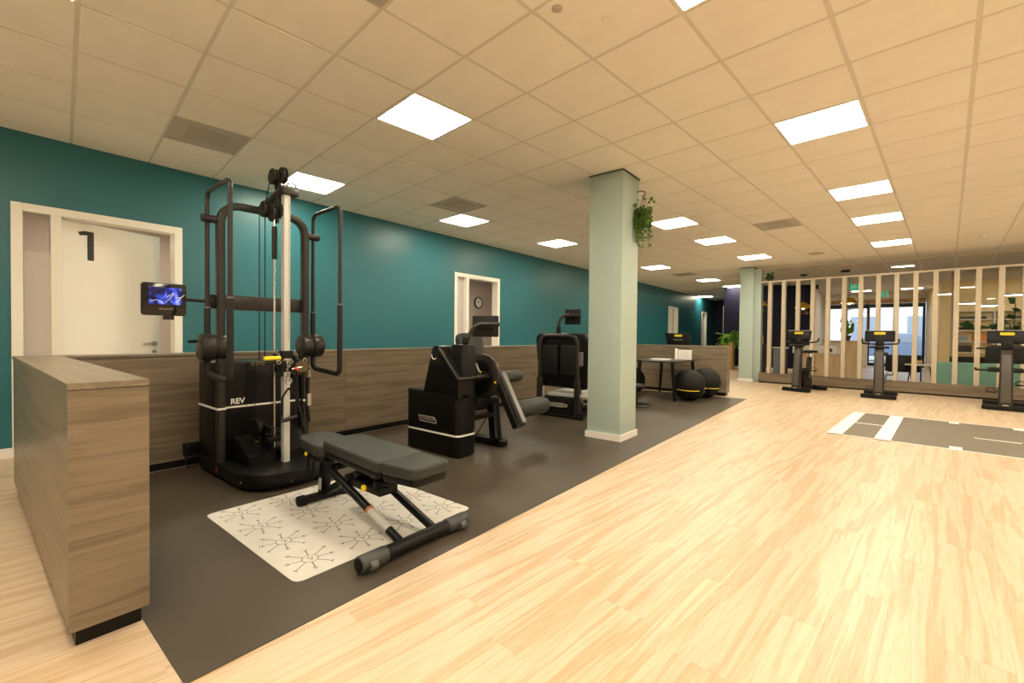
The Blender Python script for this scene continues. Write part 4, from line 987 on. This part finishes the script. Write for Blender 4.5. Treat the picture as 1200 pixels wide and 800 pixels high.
MB().prism(rrect(-.25, .25, .74, 1.07, .07, 5), 'y', 1.0, 1.08, bev=.025, seg=3).build('backrest', 'pad_dark', rb, local=True)
MB().prism(rrect(-.22, .22, .62, 1.02, .06, 5), 'z', .60, .67, bev=.022, seg=3).build('seat', 'pad_dark', rb, local=True)
MB().bar((0, .85, .08), (0, .92, .62), .12, .10, bev=.015, up=(0, 1, 0)).bar((0, 1.05, .60), (0, 1.06, .95), .08, .04, bev=.01, up=(0, 1, 0)).build('seat_frame', 'frame_dark', rb, local=True)
for s_ in (-1, 1):
    MB().tube(fillet([(s_*.06, .06, 1.02), (s_*.30, .06, 1.02), (s_*.34, .20, 1.02)], .05), .015, 10).build('handlebar', 'grip', rb, local=True)
    MB().tube(fillet([(s_*.20, .80, .62), (s_*.36, .80, .62), (s_*.36, .55, .66)], .04), .017, 10).build('seat_grip', 'grip', rb, local=True)
    c = MB().bar((s_*.085, .36, .34), (s_*.10, .36+s_*.12, .34+s_*.06), .02, .03, bev=.004).build('crank', 'greymetal', rb, local=True)
    MB().box(s_*.17-.055, s_*.17+.055, .31+s_*.12, .41+s_*.12, .33+s_*.06, .35+s_*.06, bev=.005).build('pedal', 'black', c, local=True)
    MB().torus((s_*.17, .36+s_*.12, .355+s_*.06), .055, .008, 'y', a0=0, a1=PI, n=12, m=6).build('pedal_strap', 'rubber_black', c, local=True)
MB().prism(rpoly([(.14, .12), (.62, .12), (.58, .40), (.40, .52), (.20, .48)], .08, 5), 'x', -.065, .065, bev=.012).build('drive_housing', 'black', rb, local=True)
rb.location = atz(1178, 481.5, 0); rb.rotation_euler.z = -.15

# ================================================================== slat screen
SY = 12.66
scr = thing('slat_screen', 'cream vertical slat screen on a low wood base separating the lobby', 'room divider', g2w(-3.4, SY), -GA)
MB().box(-.09, 9.4, 0, .16, .035, .255).build('base', 'laminate', scr, smooth=False, local=True)
MB().box(-.085, 9.4, .02, .14, .0005, .035).build('plinth', 'black', scr, smooth=False, local=True)
MB().box(-.09, 9.4, .02, .15, 2.565, 2.605, bev=.002, seg=1).build('top_rail', 'slat', scr, smooth=False, local=True)
slat_me = MB().box(-.04, .04, .02, .14, .255, 2.565, bev=.002, seg=1).mesh('slat', 'slat', smooth=False)
x = -3.265+3.4; k = 0
while x < 9.3:
    o = bpy.data.objects.new('slat', slat_me); COL.objects.link(o); o.parent = scr; o.location = (x, 0, 0); x += .3065
for x in (1.02,): MB().box(x, x+.06, -.003, 0, .085, .145).build('socket', 'black', scr, local=True)
# plant lying on the rail
pr = thing('rail_plant', 'small dark plant sitting on the left end of the screen rail', 'plant', g2w(-3.28, SY+.08, 2.6045))
MB().lathe([(0, 0), (.05, 0), (.065, .07), (.055, .07), (0, .06)], n=16).build('pot', 'pot', pr, local=True)
random.seed(3)
sp = []
for k in range(70):
    a = random.uniform(0, 2*PI); d = Vector((math.cos(a), math.sin(a), random.uniform(-.2, 1.6))); sp.append((Vector((0, 0, .06))+d*random.uniform(.01, .08), d, random.uniform(.7, 1.3)))
sp = [s_ for s_ in sp if s_[0].z > .02]
o = leaves(sp, 'leaves', 'leaf_dark', pr, .06, True); o['kind'] = 'stuff'

# planter by the navy wall
pl = thing('tall_planter', 'tall square wooden planter with bright green fern before the navy wall', 'plant', (-3.92, 17.45, 0))
MB().box(-4.10, -3.74, 17.27, 17.63, .001, .97, bev=.008).build('planter_box', 'oak', pl)
MB().lathe([(0, .97), (.15, .97), (.19, 1.10), (.17, 1.10), (0, 1.07)], c=(-3.92, 17.45, 0), n=20).build('pot', 'pot', pl)
random.seed(5); sp = []
fr_ = MB()
for k in range(46):
    a = random.uniform(0, 2*PI); L = random.uniform(.30, .48); up = random.uniform(.15, .95); pts = []
    for q in range(7):
        u = q/6; pts.append(Vector((-3.92+math.cos(a)*L*u, 17.45+math.sin(a)*L*u*.8, 1.08+up*.55*u-.45*u*u*(1.1-up*.7))))
    fr_.tube(pts, .004, 4)
    for q in range(1, 7):
        t_ = (pts[q]-pts[q-1]).normalized(); sd = t_.cross(Vector((0, 0, 1))).normalized()
        for s_ in (-1, 1): sp.append((pts[q], sd*s_+t_*.5, 1.25-.1*q))
    sp.append((pts[-1], pts[-1]-pts[-2], 1))
fr_.build('stems', 'leaf_bright', pl); o = leaves(sp, 'fronds', 'leaf_bright', pl, .10); o['kind'] = 'stuff'

# ================================================================== lobby behind the screen
dk = thing('reception_desk', 'pale reception desk with vertical battens and white band behind the screen', 'desk', (-1.1, 16.2, 0))
MB().box(-1.75, -.62, 16.06, 16.6, .001, .70).build('desk_body', 'ash', dk)
k = 0
x = -1.74
while x < -.63:
    MB().box(x, x+.028, 16.03, 16.06, .01, .70).build('batten', 'ash', dk); x += .055
MB().box(-1.78, -.60, 16.0, 16.65, .70, .93, bev=.004).build('white_band', 'desk_white', dk)
MB().box(-.58, -.20, 16.06, 16.6, .001, 1.07).build('tall_body', 'ash', dk)
x = -.575
while x < -.22:
    MB().box(x, x+.028, 16.03, 16.06, .01, 1.06).build('batten', 'ash', dk); x += .055
MB().box(-.60, -.18, 16.02, 16.62, 1.07, 1.09).build('tall_top', 'ash', dk)
c = thing('desk_card', 'small white picture card leaning on the reception desk', 'card', (-.83, 15.985, .70))
MB().box(-.96, -.70, 15.98, 15.992, .702, .945).build('sheet', 'paper', c); MB().ball((-.83, 15.98, .81), .045, sy=.1, n=12).box(-.84, -.79, 15.978, 15.981, .76, .80).build('picture', 'ink', c)
c = thing('desk_plant', 'green potted plant on the tall end of the reception desk', 'plant', (-.46, 16.3, 1.0905))
MB().lathe([(0, 0), (.07, 0), (.10, .16), (.09, .16), (0, .14)], n=18).build('pot', 'pot', c, local=True)
random.seed(9); sp = []
for k in range(60):
    a = random.uniform(0, 2*PI); d = Vector((math.cos(a)*.5, math.sin(a)*.5, random.uniform(.5, 1.6))); sp.append((Vector((0, 0, .15))+d*random.uniform(.0, .22), d, random.uniform(.7, 1.3)))
o = leaves(sp, 'leaves', 'leaf_bright', c, .16, True); o['kind'] = 'stuff'
def pendant(px_, py_, y, label):
    p = aty(px_, py_, y)
    c = thing('pendant_lamp', label, 'pendant lamp', p, 0, 'gold pendant lamps')
    MB().cyl((0, 0, .19), (0, 0, CE-.05-p.z), .006, n=8).build('cord', 'frame_black', c, local=True)
    MB().lathe([(.03, .20), (.05, .18), (.15, .13), (.205, .04), (.21, .0), (.20, .0), (.14, .12), (.04, .17)], n=28).build('shade', 'gold', c, local=True)
    MB().lathe([(.205, 0), (.20, -.06), (.14, -.15), (.0, -.19)], n=28).build('glass_bowl', 'glass', c, local=True)
    MB().ball((0, 0, .02), .045, n=14).build('bulb', 'bulb', c, local=True)
pendant(941, 362, 15.6, 'gold domed pendant lamp before the navy wall, behind the first bike')
pendant(995, 356, 15.9, 'gold domed pendant lamp in front of the lobby window')
pendant(890.5, 359, 15.2, 'gold pendant lamp almost hidden by the far mint column')
def exit_sign(p, rz, label):
    c = thing('exit_sign', label, 'exit sign', p, rz, 'green exit signs')
    MB().box(-.15, .15, -.015, .015, -.08, .08, bev=.004).build('panel', 'exit_green', c, local=True)
    MB().box(-.10, .02, -.0175, -.0155, -.01, .025).box(.05, .11, -.0175, -.0155, -.06, .06).ball((-.03, -.016, .05), .016, sy=.1, n=8).build('pictogram', 'paper', c, local=True)
    MB().cyl((-.12, 0, .09), (-.12, 0, CE-.05-p[2]), .005, n=6).build('hanger', 'steel', c, local=True); MB().cyl((.12, 0, .09), (.12, 0, CE-.05-p[2]), .005, n=6).build('hanger', 'steel', c, local=True)
exit_sign(aty(1003, 336.5, 16.6), 0, 'green exit sign hanging high behind the middle of the slat screen')
exit_sign(aty(1034, 345, 18.5), 0, 'small green exit sign over the entrance doors')
c = thing('side_cabinet', 'dark side cabinet with white tray before the navy wall, left of the first bike', 'cabinet', (-2.0, 16.2, 0))
MB().box(-2.30, -1.95, 16.0, 16.4, .001, .82, bev=.006).build('body', 'seat_dark', c); MB().box(-2.32, -1.93, 15.98, 16.42, .82, .86).build('tray', 'desk_white', c); MB().box(-2.29, -1.96, 15.985, 16.0, .05, .80).build('door', 'bluegrey', c)
c = MB().box(-2.55, -2.43, 15.0, 15.12, .95, 1.22, bev=.008).build('orange_box', 'orange'); tag(c, 'orange box on the dark stand beside the far mint column', 'box')
c = thing('dark_stand', 'tall dark stand right beside the far mint column', 'stand', (-2.5, 15.06, 0))
MB().box(-2.62, -2.36, 14.95, 15.2, .001, .93, bev=.006).build('body', 'seat_dark', c); MB().box(-2.64, -2.34, 14.93, 15.22, .93, .949).build('top', 'frame_black', c)
MB().bar((-2.62, 15.21, .9), (-2.62, 15.21, 1.5), .02, .02).build('pole', 'frame_black', c)

# facade
FY = 23.5
f = struct(MB().box(-1.52, .02, FY, FY+.2, 0, 1.04).box(-1.52, 1.78, FY, FY+.2, 2.72, CE).box(-1.52, -1.36, FY, FY+.2, 1.04, 2.72).build('wall_facade', 'wall_paint', smooth=False))
struct(MB().box(-1.40, 1.76, FY-.06, FY, 2.58, 2.74).build('trim_2', 'oak', smooth=False))
struct(MB().box(-1.52, .02, FY-.10, FY, 1.0, 1.06).build('trim_3', 'ash', smooth=False))
w1 = struct(bpy.data.objects.new('window_1', None)); COL.objects.link(w1); w1.location = (-.7, FY+.1, 1.04)
for a in (-1.36, -.72, -.04): MB().box(a, a+.06, FY+.05, FY+.13, 1.06, 2.60).build('mullion', 'frame_black' if a < -1 else 'ash', w1)
MB().box(-1.36, .02, FY+.05, FY+.13, 2.40, 2.58).build('transom', 'frame_black', w1)
MB().box(-1.30, 0, FY+.085, FY+.093, 1.06, 2.58).build('pane', 'glass', w1)
d5 = struct(bpy.data.objects.new('door_5', None)); COL.objects.link(d5); d5.location = (.9, FY+.1, 0)
for a, b in ((.0, .07), (.80, .86), (.88, .94), (1.68, 1.76)): MB().box(a, b, FY+.05, FY+.13, .02, 2.58).build('stile', 'frame_black', d5)
for a, b in ((.07, .80), (.94, 1.68)):
    MB().box(a, b, FY+.05, FY+.13, .02, .16).build('rail', 'frame_black', d5); MB().box(a, b, FY+.05, FY+.13, 2.42, 2.58).build('rail', 'frame_black', d5)
    MB().box(a, b, FY+.086, FY+.094, .16, 2.42).build('pane', 'glass', d5)
struct(MB().box(-1.50, -1.43, 18.0, 18.10, 0, CE-.06).box(-1.43, -1.30, 18.02, 18.08, CE-.2, CE-.06).build('trim_4', 'frame_black', smooth=False))
struct(MB().box(-1.67, -1.52, 18.1, FY+.2, 0, CE+.1).build('wall_lobby_left', 'wall_paint', smooth=False))
struct(MB().box(1.78, X1, 19.3, 19.45, 0, CE+.1).box(1.78, 1.92, 19.45, FY+.2, 0, CE+.1).build('wall_office', 'cream', smooth=False))
# glazed office front with posts and a pane
og = struct(bpy.data.objects.new('window_2', None)); COL.objects.link(og); og.location = (3.5, 16.6, 0)
for a in (1.74, 2.6, 3.5, 4.4, 5.3): MB().box(a, a+.05, 16.6, 16.66, 0, CE-.06).build('mullion', 'slat', og)
for a in (1.79, 2.65, 3.55, 4.45): MB().box(a, a+.80, 16.628, 16.634, .05, CE-.06).build('pane', 'glass', og)
for k, q in enumerate(((1106, 345), (1131, 356), (1160, 358.5), (1186, 346))):
    p = aty(*q, 17.6)
    c = thing('reflection_bar', ('leftmost', 'second from the left', 'third from the left', 'rightmost')[k] + ' of the glowing bars imitating reflections behind the slat screen', 'ceiling light', p, 0, 'light reflection bars')
    MB().box(-.2, .2, -.05, .05, .0, .05).cyl((-.17, 0, .05), (-.17, 0, CE-.05-p.z), .006).cyl((.17, 0, .05), (.17, 0, CE-.05-p.z), .006).build('housing', 'white', c, local=True); MB().box(-.19, .19, -.035, .035, -.012, 0).build('tube', 'lampface', c, local=True)  # glowing bars stand in for gym lights mirrored in glass
# shelf with files and boxes on the office wall
sh = thing('wall_shelf', 'cream shelf unit on the yellow office wall behind the slats', 'shelf', (3.2, 19.15, 0))
for z in (.75, 1.08, 1.42, 1.75, 2.0): MB().box(2.1, 4.6, 19.02, 19.298, z, z+.025).build('board', 'desk_white', sh)
for x in (2.1, 2.9, 3.75, 4.58): MB().box(x, x+.025, 19.03, 19.298, .02, 2.0).build('upright', 'desk_white', sh)
BX = [(2.16, .775, .30, .20, 'frame_dark', 'long black storage box low on the office shelf'), (2.96, .775, .22, .16, 'desk_white', 'cream box low on the office shelf'), (3.30, .775, .26, .21, 'pot', 'dark brown box low on the office shelf'),
      (2.18, 1.105, .18, .14, 'bluegrey', 'blue-grey box on the second office shelf board'), (2.50, 1.105, .24, .19, 'orange', 'orange box on the second office shelf board'), (3.0, 1.105, .34, .12, 'label_grey', 'flat grey box on the second office shelf board'),
      (2.16, 1.445, .50, .09, 'frame_dark', 'flat black tray on the third office shelf board'), (2.98, 1.445, .52, .09, 'pot', 'flat brown tray on the third office shelf board'), (2.20, 1.775, .55, .08, 'frame_dark', 'flat black tray on the top office shelf board'), (3.0, 1.775, .50, .08, 'pot', 'flat brown tray on the top office shelf board')]
for x, z, w, hh, m, lb in BX:
    b = MB().box(x, x+w, 19.06, 19.26, z+.0005, z+hh, bev=.004, seg=1).box(x+w*.3, x+w*.6, 19.055, 19.06, z+hh*.4, z+hh*.7).build('storage_box', m); tag(b, lb, 'box', 'boxes on the office shelf')
# sofa, chairs, table, big plant
so = thing('sofa', 'sage green sofa standing with its back to the slat screen', 'sofa', (2.7, 14.2, 0))
MB().box(1.22, 4.2, 13.72, 13.90, .08, .66, bev=.04, seg=3).build('backrest', 'sage', so)
MB().box(1.24, 4.18, 13.90, 14.55, .10, .42, bev=.04, seg=3).build('seat', 'sage', so)
for x in (1.22, 4.02): MB().box(x, x+.18, 13.9, 14.55, .10, .56, bev=.04, seg=3).build('armrest', 'sage', so)
for x in (1.3, 4.1):
    for y in (13.8, 14.48): MB().cyl((x, y, .001), (x, y, .10), .02, n=10).build('leg', 'black', so)
def armchair(loc, rz, label):
    a = thing('armchair', label, 'armchair', loc, rz, 'black lobby armchairs')
    MB().prism([(.36*math.cos(t), .34*math.sin(t)) for t in [PI*k/12-.25 for k in range(15)]] + [(.29*math.cos(t), .27*math.sin(t)) for t in [PI*k/12-.25 for k in range(14, -1, -1)]], 'z', .30, .74, bev=.015).build('backrest', 'seat_dark', a, local=True)
    MB().lathe([(0, .30), (.30, .30), (.33, .35), (.31, .43), (0, .45)], n=24).build('seat', 'seat_dark', a, local=True)
    for s_ in range(4):
        t = PI/4+s_*PI/2; MB().cyl((.28*math.cos(t), .28*math.sin(t), .001), (.22*math.cos(t), .22*math.sin(t), .31), .013, .016, n=10).build('leg', 'frame_black', a, local=True)
armchair((.75, 15.6, 0), PI, 'black rounded armchair behind the middle bike, near the entrance')
armchair((1.95, 15.25, 0), 0, 'black rounded armchair whose top shows above the sofa')
ta = thing('side_table', 'low round side table with black legs between the slats, left of the sofa', 'table', (1.05, 15.0, 0))
MB().lathe([(0, .505), (.30, .505), (.31, .52), (.30, .535), (0, .535)], c=(1.05, 15.0, 0), n=28).build('table_top', 'desk_white', ta)
for s_ in range(3):
    t = .5+s_*2.094; MB().cyl((1.05+.27*math.cos(t), 15.0+.27*math.sin(t), .001), (1.05+.2*math.cos(t), 15.0+.2*math.sin(t), .506), .014, n=10).build('leg', 'frame_black', ta)
v = thing('flower_bowl', 'pale bowl of dried flowers on the low side table', 'bowl', (1.0, 14.98, .5355))
MB().lathe([(0, 0), (.05, 0), (.10, .06), (.09, .06), (0, .02)], n=20).build('bowl', 'ash', v, local=True)
random.seed(2); o = leaves([(Vector((random.uniform(-.06, .06), random.uniform(-.06, .06), .05)), (random.uniform(-1, 1), random.uniform(-1, 1), 1), 1) for k in range(30)], 'flowers', 'ash', v, .06, True); o['kind'] = 'stuff'
bp = thing('rubber_plant', 'tall plant with large dark leaves behind the sofa at the right edge', 'plant', (2.55, 15.2, 0))
MB().lathe([(0, 0.001), (.16, .001), (.20, .38), (.18, .38), (0, .34)], c=(2.55, 15.2, 0), n=24).build('pot', 'desk_white', bp)
random.seed(14); stm = MB(); lv = []
for k in range(5):
    a = k*1.3; top = Vector((2.55+.16*math.cos(a), 15.2+.14*math.sin(a), random.uniform(1.45, 2.0))); b0 = Vector((2.55+.04*math.cos(a), 15.2+.04*math.sin(a), .35))
    stm.tube([b0, b0.lerp(top, .5)+Vector((.02, 0, 0)), top], .010, 6)
    for q in range(7):
        u = .35+.65*q/6; c = b0.lerp(top, u); an = random.uniform(0, 2*PI)
        lv.append((c, (math.cos(an), math.sin(an), random.uniform(.1, .9)), random.uniform(.8, 1.2)))
lv.append((Vector((2.3, 15.15, 1.44)), (-1, -.1, -.02), 1.6)); lv.append((Vector((2.0, 15.13, 1.49)), (-1, -.1, .12), 1.5))
stm.tube([(2.5, 15.18, 1.35), (2.3, 15.15, 1.46), (2.0, 15.13, 1.50)], .008, 6)
stm.build('stems', 'leaf_dark', bp)
for c, d, s_ in lv: leaves([(c, d, s_)], 'leaf', 'leaf_dark', bp, .20)
# lobby ceiling panels
for k, (x, y) in enumerate(((.65, 14.44), (1.2, 21.0), (3.6, 15.0), (3.6, 18.0), (-.2, 21.2))):
    c = thing('lobby_light', ('small lit panel on the lobby ceiling just above the screen rail', 'lit panel on the lobby ceiling just inside the entrance doors', 'lit panel on the lobby ceiling above the sofa', 'lit panel on the office ceiling before the shelf', 'lit panel on the lobby ceiling by the window')[k], 'ceiling light', (x, y, CE-.052), -GA, 'lobby ceiling panels')
    q = .22 if k == 0 else .30
    MB().box(-q, q, -q*.4, q*.4, -.02, 0).build('frame', 'white', c, local=True); MB().box(-q+.02, q-.02, -q*.4+.02, q*.4-.02, -.024, -.0205).build('diffuser', 'lampface', c, local=True)
# lamps in the rooms behind the teal wall
for k, (x, y, w) in enumerate(((-7.2, 1.4, .3), (-7.4, 7.9, .3), (-7.1, 18.2, .22), (-7.1, 22.4, .22))):
    c = thing('room_light', ('lit panel on the ceiling of the room behind door 1', 'lit panel on the ceiling of the room with the clock', 'lit panel in the small room behind the third door', 'lit panel in the small room behind the last door')[k], 'ceiling light', (x, y, 2.749), 0, 'side room lights')
    MB().box(-w-.02, w+.02, -w-.02, w+.02, -.02, 0).build('frame', 'white', c, local=True); MB().box(-w, w, -w, w, -.024, -.0205).build('diffuser', 'lampface', c, local=True)
# street
struct(MB().box(-14, 20, FY+.2, 60, -.25, -.02).build('floor_street', 'stone', smooth=False))
hs = thing('house', 'pale building across the street seen through the entrance doors', 'building', (2, 36, 0))
MB().box(-10, 16, 36, 40, -.019, 9).build('wall', 'house', hs, smooth=False)
for i in range(9):
    for z in (.9, 4.2):
        x = -9+2.7*i
        w_ = MB().box(x, x+1.4, 35.93, 36, z, z+1.7).build('window', 'frame_white', hs, smooth=False); MB().box(x+.08, x+1.32, 35.91, 35.93, z+.08, z+1.62).build('pane', 'house_glass', w_, smooth=False)
cr = thing('car', 'dark blue car parked outside the entrance doors', 'car', (1.3, 30.0, 0))
MB().prism(rpoly([(-1.1, .25), (3.3, .25), (3.35, .75), (2.5, .92), (1.9, 1.42), (.3, 1.45), (-.5, .95), (-1.1, .85)], .12, 4), 'y', 29.2, 30.9, bev=.06).build('body', 'car', cr)
MB().prism([(.45, .98), (1.75, .98), (1.6, 1.34), (.55, 1.36)], 'y', 29.18, 29.2).build('window', 'house_glass', cr)
for x in (-.3, 2.5): MB().cyl((x, 29.18, .30), (x, 29.4, .30), .31, n=24, bev=.03).build('wheel', 'rubber_black', cr)
